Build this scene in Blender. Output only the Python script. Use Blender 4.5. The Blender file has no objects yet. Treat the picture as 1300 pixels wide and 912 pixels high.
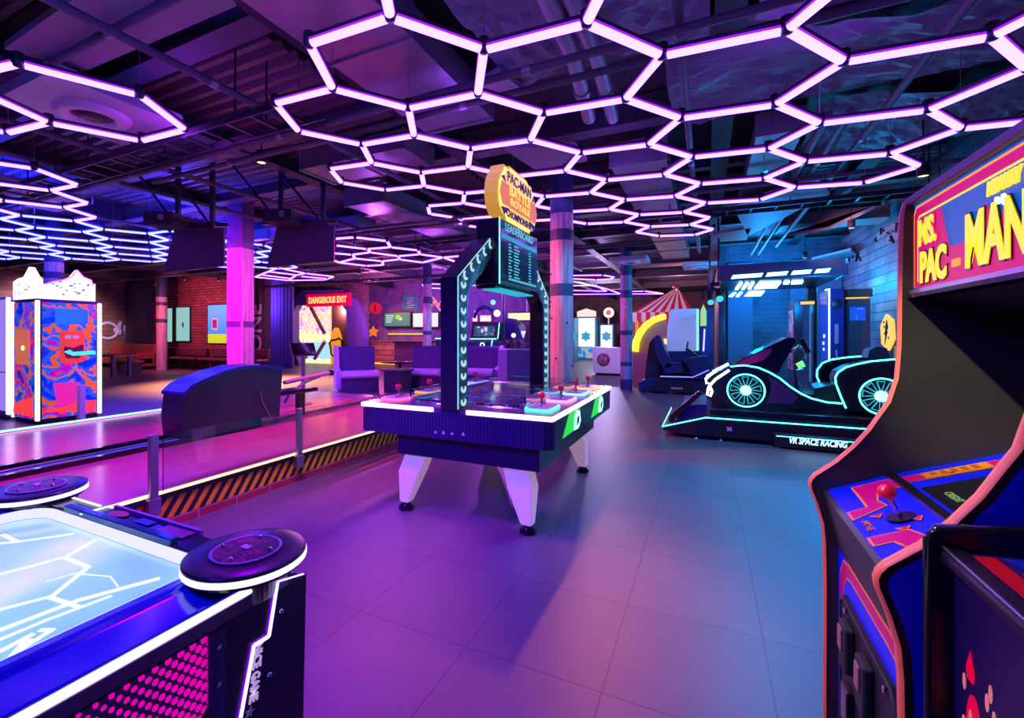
import bpy, math, random
from mathutils import Vector, Matrix
random.seed(7)
PI = math.pi
SC = bpy.context.scene
COL = SC.collection

# ---------------------------------------------------------------- survey of the room
# room axes: +Y down the room, +X to the right; the viewer stands at (0, 0, EYE)
EYE, FPX, CX, CY = 1.45, 595.0, 600.0, 425.0
YAW = math.atan2(297, 595)
cs, sn = math.cos(YAW), math.sin(YAW)
def gz(px, py, z=0.0):
    d = FPX*(EYE-z)/(py-CY); X = (px-CX)/FPX*d
    return (X*cs-d*sn, X*sn+d*cs, z)
def onY(px, py, Y):
    k = (px-CX)/FPX; d = Y/(k*sn+cs)
    return (k*d*cs-d*sn, EYE-(py-CY)/FPX*d)      # X, Z
def onX(px, py, X):
    k = (px-CX)/FPX; d = X/(k*cs-sn)
    return (k*d*sn+d*cs, EYE-(py-CY)/FPX*d)      # Y, Z

# ---------------------------------------------------------------- materials
MC = {}
def mat(name, col, rough=.5, metal=0., emit=None, es=1., var=.12, scale=6., bump=0., bscale=30., spec=.5, coat=0., trans=0., alpha=1.):
    if name in MC: return MC[name]
    m = bpy.data.materials.new(name); m.use_nodes = True; nt = m.node_tree; N = nt.nodes; L = nt.links
    b = N['Principled BSDF']
    b.inputs['Roughness'].default_value = rough; b.inputs['Metallic'].default_value = metal
    b.inputs['Specular IOR Level'].default_value = spec; b.inputs['Coat Weight'].default_value = coat
    b.inputs['Transmission Weight'].default_value = trans
    tc = N.new('ShaderNodeTexCoord'); nz = N.new('ShaderNodeTexNoise'); nz.inputs['Scale'].default_value = scale; nz.inputs['Detail'].default_value = 4
    L.new(tc.outputs['Object'], nz.inputs['Vector'])
    mx = N.new('ShaderNodeMix'); mx.data_type = 'RGBA'
    mx.inputs[6].default_value = (*[c*(1-var) for c in col], 1); mx.inputs[7].default_value = (*[min(1, c*(1+var)) for c in col], 1)
    L.new(nz.outputs['Fac'], mx.inputs[0]); L.new(mx.outputs[2], b.inputs['Base Color'])
    if bump:
        n2 = N.new('ShaderNodeTexNoise'); n2.inputs['Scale'].default_value = bscale; n2.inputs['Detail'].default_value = 5
        L.new(tc.outputs['Object'], n2.inputs['Vector'])
        bp = N.new('ShaderNodeBump'); bp.inputs['Strength'].default_value = bump; bp.inputs['Distance'].default_value = .03
        L.new(n2.outputs['Fac'], bp.inputs['Height']); L.new(bp.outputs['Normal'], b.inputs['Normal'])
    if emit:
        b.inputs['Emission Color'].default_value = (*emit, 1); b.inputs['Emission Strength'].default_value = es
    MC[name] = m
    return m
def glow(name, col, es=1.):
    return mat(name, (.02, .02, .02), emit=col, es=es, var=0)
def nodes(name, rough=.5):
    m = bpy.data.materials.new(name); m.use_nodes = True; MC[name] = m
    m.node_tree.nodes['Principled BSDF'].inputs['Roughness'].default_value = rough
    return m, m.node_tree.nodes, m.node_tree.links, m.node_tree.nodes['Principled BSDF']
def ramp(N, stops, const=False):
    r = N.new('ShaderNodeValToRGB'); e = r.color_ramp
    if const: e.interpolation = 'CONSTANT'
    while len(e.elements) < len(stops): e.elements.new(.5)
    for el, (p, c) in zip(e.elements, stops): el.position = p; el.color = (*c, 1)
    return r
def axes_vec(N, L, a, b, sa=1., sb=1., oa=0., ob=0.):
    tc = N.new('ShaderNodeTexCoord'); sp = N.new('ShaderNodeSeparateXYZ'); L.new(tc.outputs['Object'], sp.inputs[0])
    cb = N.new('ShaderNodeCombineXYZ')
    for i, (ax, s, o) in enumerate(((a, sa, oa), (b, sb, ob))):
        mm = N.new('ShaderNodeMath'); mm.operation = 'MULTIPLY_ADD'; mm.inputs[1].default_value = s; mm.inputs[2].default_value = o
        L.new(sp.outputs['XYZ'.index(ax)], mm.inputs[0]); L.new(mm.outputs[0], cb.inputs[i])
    return cb
def brick(name, a, b, c1, c2, mortar, bw=.25, bh=.075, ms=.012, scale=1., offset=.5, rough=.75, bump=.4, noise=True, ox=0, oy=0, spec=.5):
    m, N, L, P = nodes(name, rough)
    v = axes_vec(N, L, a, b, oa=ox, ob=oy)
    t = N.new('ShaderNodeTexBrick'); t.offset = offset
    t.inputs['Color1'].default_value = (*c1, 1); t.inputs['Color2'].default_value = (*c2, 1); t.inputs['Mortar'].default_value = (*mortar, 1)
    t.inputs['Scale'].default_value = scale; t.inputs['Brick Width'].default_value = bw; t.inputs['Row Height'].default_value = bh
    t.inputs['Mortar Size'].default_value = ms; t.inputs['Mortar Smooth'].default_value = .2
    L.new(v.outputs[0], t.inputs['Vector'])
    nz = N.new('ShaderNodeTexNoise'); nz.inputs['Scale'].default_value = 2.2; nz.inputs['Detail'].default_value = 6
    tc = N.new('ShaderNodeTexCoord'); L.new(tc.outputs['Object'], nz.inputs['Vector'])
    r = ramp(N, [(.3, (.55, .55, .55)), (.7, (1.2, 1.2, 1.2))]); L.new(nz.outputs['Fac'], r.inputs[0])
    mx = N.new('ShaderNodeMix'); mx.data_type = 'RGBA'; mx.blend_type = 'MULTIPLY'; mx.inputs[0].default_value = .8 if noise else .25
    L.new(t.outputs['Color'], mx.inputs[6]); L.new(r.outputs[0], mx.inputs[7]); L.new(mx.outputs[2], P.inputs['Base Color'])
    bp = N.new('ShaderNodeBump'); bp.inputs['Strength'].default_value = bump; bp.inputs['Distance'].default_value = .01; bp.invert = True
    L.new(t.outputs['Fac'], bp.inputs['Height']); L.new(bp.outputs['Normal'], P.inputs['Normal'])
    P.inputs['Specular IOR Level'].default_value = spec
    return m
def stripes(name, a, b, sa, sb, stops, emit=0., rough=.5):
    """flat bands running across a*sa + b*sb"""
    m, N, L, P = nodes(name, rough)
    v = axes_vec(N, L, a, b, sa, sb); sp = N.new('ShaderNodeSeparateXYZ'); L.new(v.outputs[0], sp.inputs[0])
    ad = N.new('ShaderNodeMath'); ad.operation = 'ADD'; L.new(sp.outputs[0], ad.inputs[0]); L.new(sp.outputs[1], ad.inputs[1])
    fr = N.new('ShaderNodeMath'); fr.operation = 'FRACT'; L.new(ad.outputs[0], fr.inputs[0])
    r = ramp(N, stops, True); L.new(fr.outputs[0], r.inputs[0]); L.new(r.outputs[0], P.inputs['Base Color'])
    if emit: L.new(r.outputs[0], P.inputs['Emission Color']); P.inputs['Emission Strength'].default_value = emit
    return m
def mosaic(name, stops, scale=3., emit=1., detail='F1', rough=.4, stretch=(1, 1, 1), warp=.0):
    """printed backlit artwork: irregular colour patches"""
    m, N, L, P = nodes(name, rough)
    tc = N.new('ShaderNodeTexCoord'); mp = N.new('ShaderNodeMapping'); mp.inputs['Scale'].default_value = stretch
    L.new(tc.outputs['Object'], mp.inputs[0])
    vo = N.new('ShaderNodeTexNoise'); vo.inputs['Scale'].default_value = scale; vo.inputs['Detail'].default_value = 3; vo.inputs['Distortion'].default_value = warp
    L.new(mp.outputs[0], vo.inputs['Vector'])
    r = ramp(N, stops, True); L.new(vo.outputs['Fac'], r.inputs[0])
    L.new(r.outputs[0], P.inputs['Base Color'])
    if emit: L.new(r.outputs[0], P.inputs['Emission Color']); P.inputs['Emission Strength'].default_value = emit
    return m

# ---------------------------------------------------------------- mesh building
class MB:
    def __init__(s): s.v = []; s.f = []; s.m = []; s.sm = []
    def add(s, vs, fs, mi=0, smooth=False):
        o = len(s.v); s.v += [tuple(v) for v in vs]
        for f in fs: s.f.append([i+o for i in f]); s.m.append(mi); s.sm.append(smooth)
        return s
    def box(s, x0, x1, y0, y1, z0, z1, mi=0):
        x0, x1 = min(x0, x1), max(x0, x1); y0, y1 = min(y0, y1), max(y0, y1); z0, z1 = min(z0, z1), max(z0, z1)
        vs = [(x, y, z) for z in (z0, z1) for y in (y0, y1) for x in (x0, x1)]
        return s.add(vs, [(0, 2, 3, 1), (4, 5, 7, 6), (0, 1, 5, 4), (2, 6, 7, 3), (0, 4, 6, 2), (1, 3, 7, 5)], mi)
    def prism(s, pts, ax, lo, hi, mi=0, smooth=False):
        """polygon in the plane across axis ax ('x': (y,z), 'y': (x,z), 'z': (x,y)) pushed from lo to hi"""
        a = sum(pts[i][0]*pts[(i+1) % len(pts)][1]-pts[(i+1) % len(pts)][0]*pts[i][1] for i in range(len(pts)))
        if (a < 0) != (ax == 'y'): pts = pts[::-1]
        def P(p, t): return (t, p[0], p[1]) if ax == 'x' else ((p[0], t, p[1]) if ax == 'y' else (p[0], p[1], t))
        n = len(pts); lo, hi = min(lo, hi), max(lo, hi)
        vs = [P(p, lo) for p in pts]+[P(p, hi) for p in pts]
        s.add(vs, [tuple(range(n))[::-1], tuple(range(n, 2*n))], mi)
        return s.add(vs, [(i, (i+1) % n, n+(i+1) % n, n+i) for i in range(n)], mi, smooth)
    def cyl(s, p, q, r, r2=None, n=16, mi=0, caps=True):
        p, q = Vector(p), Vector(q); r2 = r if r2 is None else r2
        d = (q-p).normalized(); u = d.orthogonal().normalized(); w = d.cross(u)
        vs = [p+(u*math.cos(2*PI*i/n)+w*math.sin(2*PI*i/n))*r for i in range(n)]+[q+(u*math.cos(2*PI*i/n)+w*math.sin(2*PI*i/n))*r2 for i in range(n)]
        s.add(vs, [(i, (i+1) % n, n+(i+1) % n, n+i) for i in range(n)], mi, True)
        if caps: s.add(vs, [tuple(range(n))[::-1], tuple(range(n, 2*n))], mi)
        return s
    def tube(s, pts, r, n=8, mi=0, closed=False):
        pts = [Vector(p) for p in pts]; R = []; k = len(pts); u = None
        for i, p in enumerate(pts):
            a = pts[i-1] if (i or closed) else pts[0]; b = pts[(i+1) % k] if (i < k-1 or closed) else pts[-1]
            d = (b-a).normalized()
            u = d.orthogonal().normalized() if u is None else (u-d*u.dot(d)).normalized()
            w = d.cross(u); R += [p+(u*math.cos(2*PI*j/n)+w*math.sin(2*PI*j/n))*r for j in range(n)]
        fs = []
        for i in range(k if closed else k-1):
            A = i*n; B = ((i+1) % k)*n
            fs += [(A+j, A+(j+1) % n, B+(j+1) % n, B+j) for j in range(n)]
        s.add(R, fs, mi, True)
        if not closed: s.add(R, [tuple(range(n))[::-1], tuple(range((k-1)*n, k*n))], mi)
        return s
    def lathe(s, prof, c=(0, 0, 0), n=24, mi=0, axis='z'):
        vs = []; k = len(prof)
        for i in range(n):
            t = 2*PI*i/n
            for r, h in prof:
                a, b = r*math.cos(t), r*math.sin(t)
                vs.append((c[0]+a, c[1]+b, c[2]+h) if axis == 'z' else ((c[0]+h, c[1]+a, c[2]+b) if axis == 'x' else (c[0]-a, c[1]+h, c[2]+b)))
        fs = []
        for i in range(n):
            j = (i+1) % n
            for q in range(k-1): fs.append((i*k+q, j*k+q, j*k+q+1, i*k+q+1))
        return s.add(vs, fs, mi, True)
    def ball(s, c, r, n=14, mi=0, sc=(1, 1, 1)):
        prof = [(math.sin(PI*i/8), -math.cos(PI*i/8)) for i in range(9)]
        vs = []; k = 9
        for i in range(n):
            t = 2*PI*i/n
            for a, h in prof: vs.append((c[0]+a*math.cos(t)*r*sc[0], c[1]+a*math.sin(t)*r*sc[1], c[2]+h*r*sc[2]))
        return s.add(vs, [(i*k+q, ((i+1) % n)*k+q, ((i+1) % n)*k+q+1, i*k+q+1) for i in range(n) for q in range(k-1)], mi, True)
    def xf(s, M):
        s.v = [tuple(M @ Vector(v)) for v in s.v]; return s
ROOTS = {}
def root_mat(o):
    while o.parent: o = o.parent
    return Matrix.Translation(o.location) @ Matrix.Rotation(o.rotation_euler.z, 4, 'Z')
def obj(name, mb, ms, parent=None, world=True, bevel=0., seg=2, auto=False):
    me = bpy.data.meshes.new(name)
    vs = mb.v
    if parent and world:
        I = root_mat(parent).inverted(); vs = [tuple(I @ Vector(v)) for v in vs]
    me.from_pydata(vs, [], mb.f); me.validate()
    for m in (ms if isinstance(ms, (list, tuple)) else [ms]): me.materials.append(m)
    for p, mi, sm in zip(me.polygons, mb.m, mb.sm): p.material_index = mi; p.use_smooth = sm
    me.update()
    o = bpy.data.objects.new(name, me); COL.objects.link(o)
    if parent: o.parent = parent
    if bevel:
        b = o.modifiers.new('edge', 'BEVEL'); b.width = bevel; b.segments = seg; b.limit_method = 'ANGLE'; b.angle_limit = .6
        b.harden_normals = False
    return o
def thing(name, label, cat, loc=(0, 0, 0), rz=0., group=None):
    o = bpy.data.objects.new(name, None); COL.objects.link(o); o.empty_display_size = .1
    o.location = loc; o.rotation_euler = (0, 0, rz); o['label'] = label; o['category'] = cat
    if group: o['group'] = group
    return o
def tag(o, label, cat, group=None, kind=None):
    o['label'] = label; o['category'] = cat
    if group: o['group'] = group
    if kind: o['kind'] = kind
    return o
def struct(name, mb, ms, **k):
    o = obj(name, mb, ms, **k); o['kind'] = 'structure'; return o
def dup(r, loc, rz, label, group=None):
    n = r.copy(); COL.objects.link(n); n.location = loc; n.rotation_euler = (0, 0, rz); n['label'] = label
    if group: n['group'] = group
    for ch in list(r.children):
        c = ch.copy(); COL.objects.link(c); c.parent = n
        for g in list(ch.children):
            d = g.copy(); COL.objects.link(d); d.parent = c
    return n
def text(body, size, loc, normal, up, m, parent, name='lettering', ext=.002, shear=0., wide=1., align='CENTER', bold=0., sp=1.):
    """raised letters: loc = centre, normal = direction they face, up = their top"""
    cu = bpy.data.curves.new(name, 'FONT'); cu.body = body; cu.size = size; cu.align_x = align; cu.align_y = 'CENTER'
    cu.extrude = ext; cu.shear = shear; cu.offset = bold; cu.space_character = sp; cu.resolution_u = 3
    cu.materials.append(m)
    tmp = bpy.data.objects.new(name, cu); COL.objects.link(tmp)
    me = bpy.data.meshes.new_from_object(tmp.evaluated_get(bpy.context.evaluated_depsgraph_get()))
    bpy.data.objects.remove(tmp)
    o = bpy.data.objects.new(name, me); COL.objects.link(o)
    if not me.materials: me.materials.append(m)
    z = Vector(normal).normalized(); y = Vector(up); y = (y-z*y.dot(z)).normalized(); x = y.cross(z)
    M = Matrix((x*wide, y, z)).transposed().to_4x4(); M.translation = Vector(loc)
    if parent:
        M = root_mat(parent).inverted() @ M; o.parent = parent
    me.transform(M)
    return o
def objs(name, mbs, ms, parent, **k):
    for mb in mbs: obj(name, mb, ms, parent, **k)
def arc(cx, cy, r, a0, a1, n=12): return [(cx+r*math.cos(math.radians(a0+(a1-a0)*i/n)), cy+r*math.sin(math.radians(a0+(a1-a0)*i/n))) for i in range(n+1)]
def rrect(x0, x1, y0, y1, r, n=5):
    return arc(x1-r, y1-r, r, 0, 90, n)+arc(x0+r, y1-r, r, 90, 180, n)+arc(x0+r, y0+r, r, 180, 270, n)+arc(x1-r, y0+r, r, 270, 360, n)

black = mat('black_plastic', (.012, .012, .016), .35)
blackgloss = mat('black_gloss', (.008, .008, .012), .12, coat=.4)
matte = mat('matte_black', (.02, .02, .024), .7)
steel = mat('brushed_steel', (.45, .45, .5), .28, .9)
chrome = mat('chrome', (.8, .8, .85), .1, 1.)
darkmetal = mat('dark_metal', (.06, .06, .075), .45, .6)
white = mat('white_paint', (.75, .73, .76), .4)
navy = mat('navy_panel', (.012, .015, .09), .3)
redball = mat('red_knob', (.75, .01, .03), .25, coat=.5, emit=(.8, .01, .03), es=.12)
orangeT = mat('orange_edging', (.95, .2, .09), .35, var=.04)
G_white = glow('tube_white_violet', (2.4, .80, 8.5), 1.)
G_blue = glow('tube_white_blue', (.8, .9, 12.), 1.)
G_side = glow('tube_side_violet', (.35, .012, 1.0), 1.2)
G_cyan = glow('neon_cyan', (.25, 2.3, 2.6), 1.3)
G_cyanw = glow('neon_white_cyan', (1.1, 2.4, 2.8), 1.3)
G_pinkw = glow('led_white_pink', (2.6, 1.3, 2.6), 1.2)
G_warm = glow('led_warm_white', (2.6, 1.7, .9), 1.)
G_green = glow('green_glow', (.05, 1.6, .05), 1.)
G_red = glow('red_neon', (3.2, .08, .12), 1.)
G_orange = glow('orange_glow', (2.6, .7, .06), 1.)
G_yellow = glow('yellow_glow', (2.4, 1.5, .1), 1.)

# ---------------------------------------------------------------- camera, world
cam = bpy.data.cameras.new('camera'); co = bpy.data.objects.new('camera', cam); COL.objects.link(co)
co.location = (0, 0, EYE); co.rotation_euler = (PI/2, 0, YAW)
cam.sensor_width = 36; cam.lens = 36*FPX/1300; cam.shift_x = (650-CX)/1300; cam.shift_y = -(456-CY)/1300
cam.clip_start = .05; cam.clip_end = 200
SC.camera = co
w = bpy.data.worlds.new('world'); SC.world = w; w.use_nodes = True
w.node_tree.nodes['Background'].inputs[0].default_value = (.08, .03, .35, 1); w.node_tree.nodes['Background'].inputs[1].default_value = .10
SC.view_settings.view_transform = 'Standard'; SC.view_settings.look = 'None'; SC.view_settings.gamma = 1; SC.view_settings.exposure = 0
SC.view_settings.use_curve_mapping = False
SC.cycles.use_denoising = True
SC.cycles.max_bounces = 6; SC.cycles.diffuse_bounces = 3; SC.cycles.glossy_bounces = 3; SC.cycles.transmission_bounces = 4
SC.cycles.sample_clamp_indirect = 4; SC.cycles.caustics_reflective = False; SC.cycles.caustics_refractive = False

# ---------------------------------------------------------------- the room
m_floor = brick('floor_tiles', 'X', 'Y', (.118, .090, .122), (.138, .103, .138), (.07, .055, .075), bw=.62, bh=.69, ms=.004, offset=0., rough=.42, bump=.12, noise=False, ox=-.24, oy=.14, spec=.55)
struct('floor', MB().box(-40, 4, -5, 34, -.1, 0), m_floor)
m_slab = mat('concrete_ceiling', (.07, .07, .08), .8, bump=.6, bscale=9, var=.4)
struct('ceiling', MB().box(-40, 4, -5, 34, 4.0, 4.1), m_slab)
m_plank = brick('painted_planks', 'Y', 'Z', (.36, .20, .20), (.09, .12, .18), (.015, .015, .02), bw=1.15, bh=.17, ms=.008, rough=.6, bump=.5)
struct('wall_right', MB().box(2.9, 3.05, -5, 31, 0, 4), m_plank)
m_brickF = brick('red_bricks', 'X', 'Z', (.38, .08, .07), (.22, .05, .06), (.05, .04, .05), bw=.34, bh=.12, ms=.018)
struct('wall_left_brick', MB().box(-24.4, -16.3, 12.6, 12.9, 0, 4), m_brickF)
m_woodL = brick('wood_planks_wall', 'Y', 'Z', (.30, .17, .12), (.22, .13, .10), (.04, .03, .03), bw=2.6, bh=.2, ms=.008, rough=.6)
struct('wall_left', MB().box(-24.6, -24.4, -5, 12.6, 0, 4), m_woodL)
struct('wall_pier', MB().box(-24.3, -22.6, 12.35, 12.6, 0, 4), mat('dark_violet_paint', (.05, .04, .10), .7))
m_brickD = brick('dim_bricks', 'X', 'Z', (.26, .10, .13), (.16, .09, .16), (.10, .09, .14), bw=.3, bh=.1, ms=.014)
struct('wall_exit', MB().box(-24, -17.9, 16.5, 16.8, 0, 4).box(-14.5, -13.6, 16.5, 16.8, 0, 4).box(-17.9, -14.5, 16.5, 16.8, 2.95, 4), m_brickD)
m_graf = mosaic('graffiti_wall', [(0, (.10, .07, .22)), (.44, (.20, .09, .30)), (.5, (.09, .13, .30)), (.56, (.24, .10, .26)), (.64, (.12, .10, .24))], 1.6, 0, rough=.8, warp=1.2)
struct('wall_back', MB().box(-15, -6.2, 18.5, 18.7, 0, 4), m_graf)
m_brickB = brick('far_bricks', 'X', 'Z', (.30, .10, .10), (.20, .08, .12), (.10, .08, .12), bw=.4, bh=.13, ms=.015)
struct('wall_far', MB().box(-14, 4, 31, 31.2, 0, 4), m_brickB)
m_blueW = brick('blue_wall', 'X', 'Z', (.10, .12, .17), (.08, .10, .15), (.13, .15, .18), bw=.36, bh=.12, ms=.01)
struct('wall_alcove', MB().box(.45, 2.9, 14, 14.2, 0, 4), m_blueW)
struct('wall_alcove_side', MB().box(.3, .45, 14, 31, 0, 4), mat('dark_blue_paint', (.05, .06, .1), .7))
# smooth panels at either side of the exposed bricks
struct('trim_1', MB().box(.5, 1.05, 13.9, 13.998, 0, 3.3), mat('flat_blue_panel', (.10, .14, .22), .6))
struct('trim_2', MB().box(1.85, 2.88, 13.9, 13.998, 0, 3.3), MC['flat_blue_panel'])

# ---------------------------------------------------------------- ceiling services
m_beam = mat('painted_beam', (.12, .11, .13), .55, bump=.2)
m_beamdark = mat('dark_beam', (.03, .03, .04), .6)
m_duct = mat('galvanised_duct', (.32, .31, .34), .38, .55, bump=.25, bscale=3, var=.3)
m_foil = mat('crinkled_foil', (.26, .23, .30), .48, 0., bump=1., bscale=7, var=.45, scale=3)
for i, (yy, wd) in enumerate([(-.4, .16), (1.05, .12), (2.35, .2), (3.9, .12), (5.3, .2), (7.1, .14), (8.9, .2), (11, .2), (13.4, .2), (16, .2), (19.5, .2), (24, .2)]):
    m = MB().prism([(yy-wd/2, 3.70), (yy+wd/2, 3.70), (yy+wd/2, 3.72), (yy+.012, 3.72), (yy+.012, 3.95), (yy+wd/2, 3.95), (yy+wd/2, 3.98), (yy-wd/2, 3.98), (yy-wd/2, 3.95), (yy-.012, 3.95), (yy-.012, 3.72), (yy-wd/2, 3.72)], 'x', -24, 2.85)
    struct('ceiling_beam', m, m_beam)
for i, xx in enumerate([-21, -17.2, -13.5, -10.4, -7.9, -5.15, -2.75, .15, 1.9]):
    struct('ceiling_beam', MB().prism([(xx-.1, 3.68), (xx+.1, 3.68), (xx+.1, 3.70), (xx+.012, 3.70), (xx+.012, 4.0), (xx-.012, 4.0), (xx-.012, 3.70), (xx-.1, 3.70)], 'y', -4, 31), m_beamdark)
# corrugated decking seen between the beams
def decking(x0, x1, y0, y1, z=3.93, pitch=.16):
    m = MB(); n = int((y1-y0)/pitch)
    for k in range(n):
        y = y0+k*pitch; m.prism([(y, z), (y+pitch*.25, z-.06), (y+pitch*.6, z-.06), (y+pitch*.85, z), (y+pitch*.85, z+.02), (y, z+.02)], 'x', x0, x1)
    return m
struct('ceiling_deck', decking(-9.5, -3.2, 1.2, 9), mat('deck_metal', (.16, .13, .14), .5, .4))
struct('ceiling_deck', decking(-2.6, 2.8, 8.2, 14), MC['deck_metal'])

def thing_mesh(name, mb, m, label, cat, group=None, bevel=0.):
    return tag(obj(name, mb, m, bevel=bevel), label, cat, group)
def quadprism(pts, z0, z1):
    m = MB(); m.prism([(p[0], p[1]) for p in pts], 'z', z0, z1); return m
DUCT = 'metal air ducts under the ceiling'
def duct(x0, x1, y0, y1, z0, z1, label, m=None, along='x', ribs=True):
    t = thing('air_duct', label, 'air duct', ((x0+x1)/2, (y0+y1)/2, z0), 0, DUCT)
    obj('duct_body', MB().box(x0, x1, y0, y1, z0, z1), m or m_duct, t)
    a, b = (x0, x1) if along == 'x' else (y0, y1); n = max(2, int((b-a)/1.15))
    for k in range(n+1):
        p = a+(b-a)*k/n
        if along == 'x': r = MB().box(p-.015, p+.015, y0-.015, y1+.015, z0-.015, z1+.01)
        else: r = MB().box(x0-.015, x1+.015, p-.015, p+.015, z0-.015, z1+.01)
        obj('flange', r, m_duct, t)
    return t
duct(-9.5, -3.1, .15, 1.0, 3.42, 3.66, 'broad flat metal duct at the top left of the room above the lanes')
duct(-2.45, -1.75, 1.3, 3.9, 3.42, 3.66, 'metal duct running lengthwise over the joystick table', along='y')
duct(-4.4, -2.9, 4.15, 4.75, 3.45, 3.66, 'short duct above the near lane beside the joystick table')
duct(-4.9, -4.2, 5.5, 12, 3.4, 3.66, 'lengthwise duct above the booths', along='y')
duct(-1.0, -.4, 5.6, 13, 3.4, 3.66, 'lengthwise duct between the round column and the racing car', along='y')
duct(-12.5, -5.6, 6.6, 7.1, 3.4, 3.6, 'duct crossing in front of the hanging screens')
duct(1.2, 2.7, 10.0, 10.6, 3.4, 3.6, 'short duct above the racing car canopy')
duct(.45, .85, 5.5, 8.4, 3.45, 3.66, 'duct lit blue in front of the plank wall', along='y')
# insulation blankets between the beams on the right-hand side
for k, (x0, x1, y0, y1) in enumerate([(-1.55, .02, 1.15, 2.2), (.3, 2.7, 1.15, 2.2), (-1.5, .02, 2.5, 3.8), (.3, 2.7, 2.5, 3.8), (-.3, 2.7, 4.0, 5.15), (-2.6, .02, -.3, .95), (.3, 2.7, -.3, .95), (.95, 2.7, 5.45, 7)]):
    m = MB(); nx, ny = 26, 18; vs = []; fs = []
    rr = random.Random(k)
    for j in range(ny+1):
        for i in range(nx+1):
            u, v = i/nx, j/ny
            z = 3.60+.07*math.sin(7*u+3*v+k)*math.cos(5*v-2*u+k)+.03*abs(math.sin(19*u+11*v))+rr.uniform(-.018, .018)
            vs.append((x0+(x1-x0)*u, y0+(y1-y0)*v, z))
    fs = [(j*(nx+1)+i, (j+1)*(nx+1)+i, (j+1)*(nx+1)+i+1, j*(nx+1)+i+1) for j in range(ny) for i in range(nx)]
    m.add(vs, fs, 0, False); m.add([(a, b, 3.9) for a, b, c in vs], [f[::-1] for f in fs], 0)
    o = obj('ceiling_insulation', m, m_foil); o['kind'] = 'structure'
# pipes
def pipe(pts, r, label, m=m_duct, bands=()):
    t = thing('ceiling_pipe', label, 'pipe', pts[0], 0, 'round pipes under the ceiling')
    obj('pipe_run', MB().tube(pts, r, 12), m, t)
    for i in range(len(pts)-1):
        p, q = Vector(pts[i]), Vector(pts[i+1]); n = max(1, int((q-p).length/2.2))
        for k in range(n):
            c = p+(q-p)*((k+.5)/n); d = (q-p).normalized()
            obj('pipe_collar', MB().cyl(c-d*.03, c+d*.03, r*1.18, n=12), m_duct, t)
a1, a2, a3 = gz(683, -30, 3.5), gz(728, 70, 3.5), gz(748, 150, 3.5)
b1, b2, b3 = gz(716, -30, 3.5), gz(757, 70, 3.5), gz(778, 150, 3.5)
m_pipe = mat('pale_pipe', (.42, .38, .40), .4, .2)
pipe([a1, a2, a3], .062, 'thick pale pipe above the hexagon lights, left one of the close pair', m_pipe)
pipe([b1, b2, b3], .058, 'thick pale pipe above the hexagon lights, right one of the close pair', m_pipe)
for k, (y, z, x0, x1) in enumerate([(1.7, 3.45, -12, 2.5), (3.1, 3.3, -12, 2.5), (3.35, 3.3, -6, 2.5), (6.5, 3.3, -12, -2), (6.75, 3.3, -12, 2.5), (9.8, 3.3, -14, -1), (10.1, 3.3, -14, -1)]):
    pipe([(x0, y, z), (x1, y, z)], .028, ['slim conduit crossing the whole ceiling nearest the front', 'slim conduit crossing over the joystick table, front of two', 'slim conduit crossing over the joystick table, rear of two', 'slim pipe crossing over the ball return, front of two', 'slim pipe crossing over the ball return, rear of two', 'slim pipe crossing over the booths, front of two', 'slim pipe crossing over the booths, rear of two'][k], m_beam)
for k, (x, z, y0, y1) in enumerate([(-5.6, 3.36, -3, 12), (-3.35, 3.36, 1, 14), (-.15, 3.36, 2, 12), (1.35, 3.36, 2, 12), (.95, 3.36, 5, 13), (1.1, 3.36, 5, 13), (-6.6, 3.36, -3, 12)]):
    pipe([(x, y0, z), (x, y1, z)], .03, ['lengthwise conduit above the divider of the lanes', 'lengthwise conduit above the hazard-striped step', 'lengthwise conduit right of the round column', 'lengthwise conduit near the plank wall, outermost', 'blue-lit pipe above the racing car, left of two', 'blue-lit pipe above the racing car, right of two', 'lengthwise conduit above the far lane'][k], m_beam)
# hanging rods and cable tray
def tray(x0, x1, y, z, label):
    t = thing('cable_tray', label, 'cable tray', (x0, y, z), 0, 'ladder cable trays')
    obj('side_rail', MB().box(x0, x1, y-.16, y-.145, z, z+.06), darkmetal, t); obj('side_rail', MB().box(x0, x1, y+.145, y+.16, z, z+.06), darkmetal, t)
    for k in range(int((x1-x0)/.3)): obj('rung', MB().box(x0+.15+k*.3, x0+.18+k*.3, y-.145, y+.145, z+.01, z+.03), darkmetal, t)
    for k in range(int((x1-x0)/1.5)+1):
        for q in (-.16, .148): obj('hanger_rod', MB().box(x0+k*1.5, x0+k*1.5+.012, y+q, y+q+.012, z+.06, 3.95), darkmetal, t)
tray(-9.5, -2.8, 2.75, 3.22, 'ladder cable tray crossing above the near lane')
tray(-9.5, 2.5, 7.7, 3.2, 'ladder cable tray crossing behind the round column')
tray(-16, -5, 12.2, 3.2, 'ladder cable tray far back near the brick wall')
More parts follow.
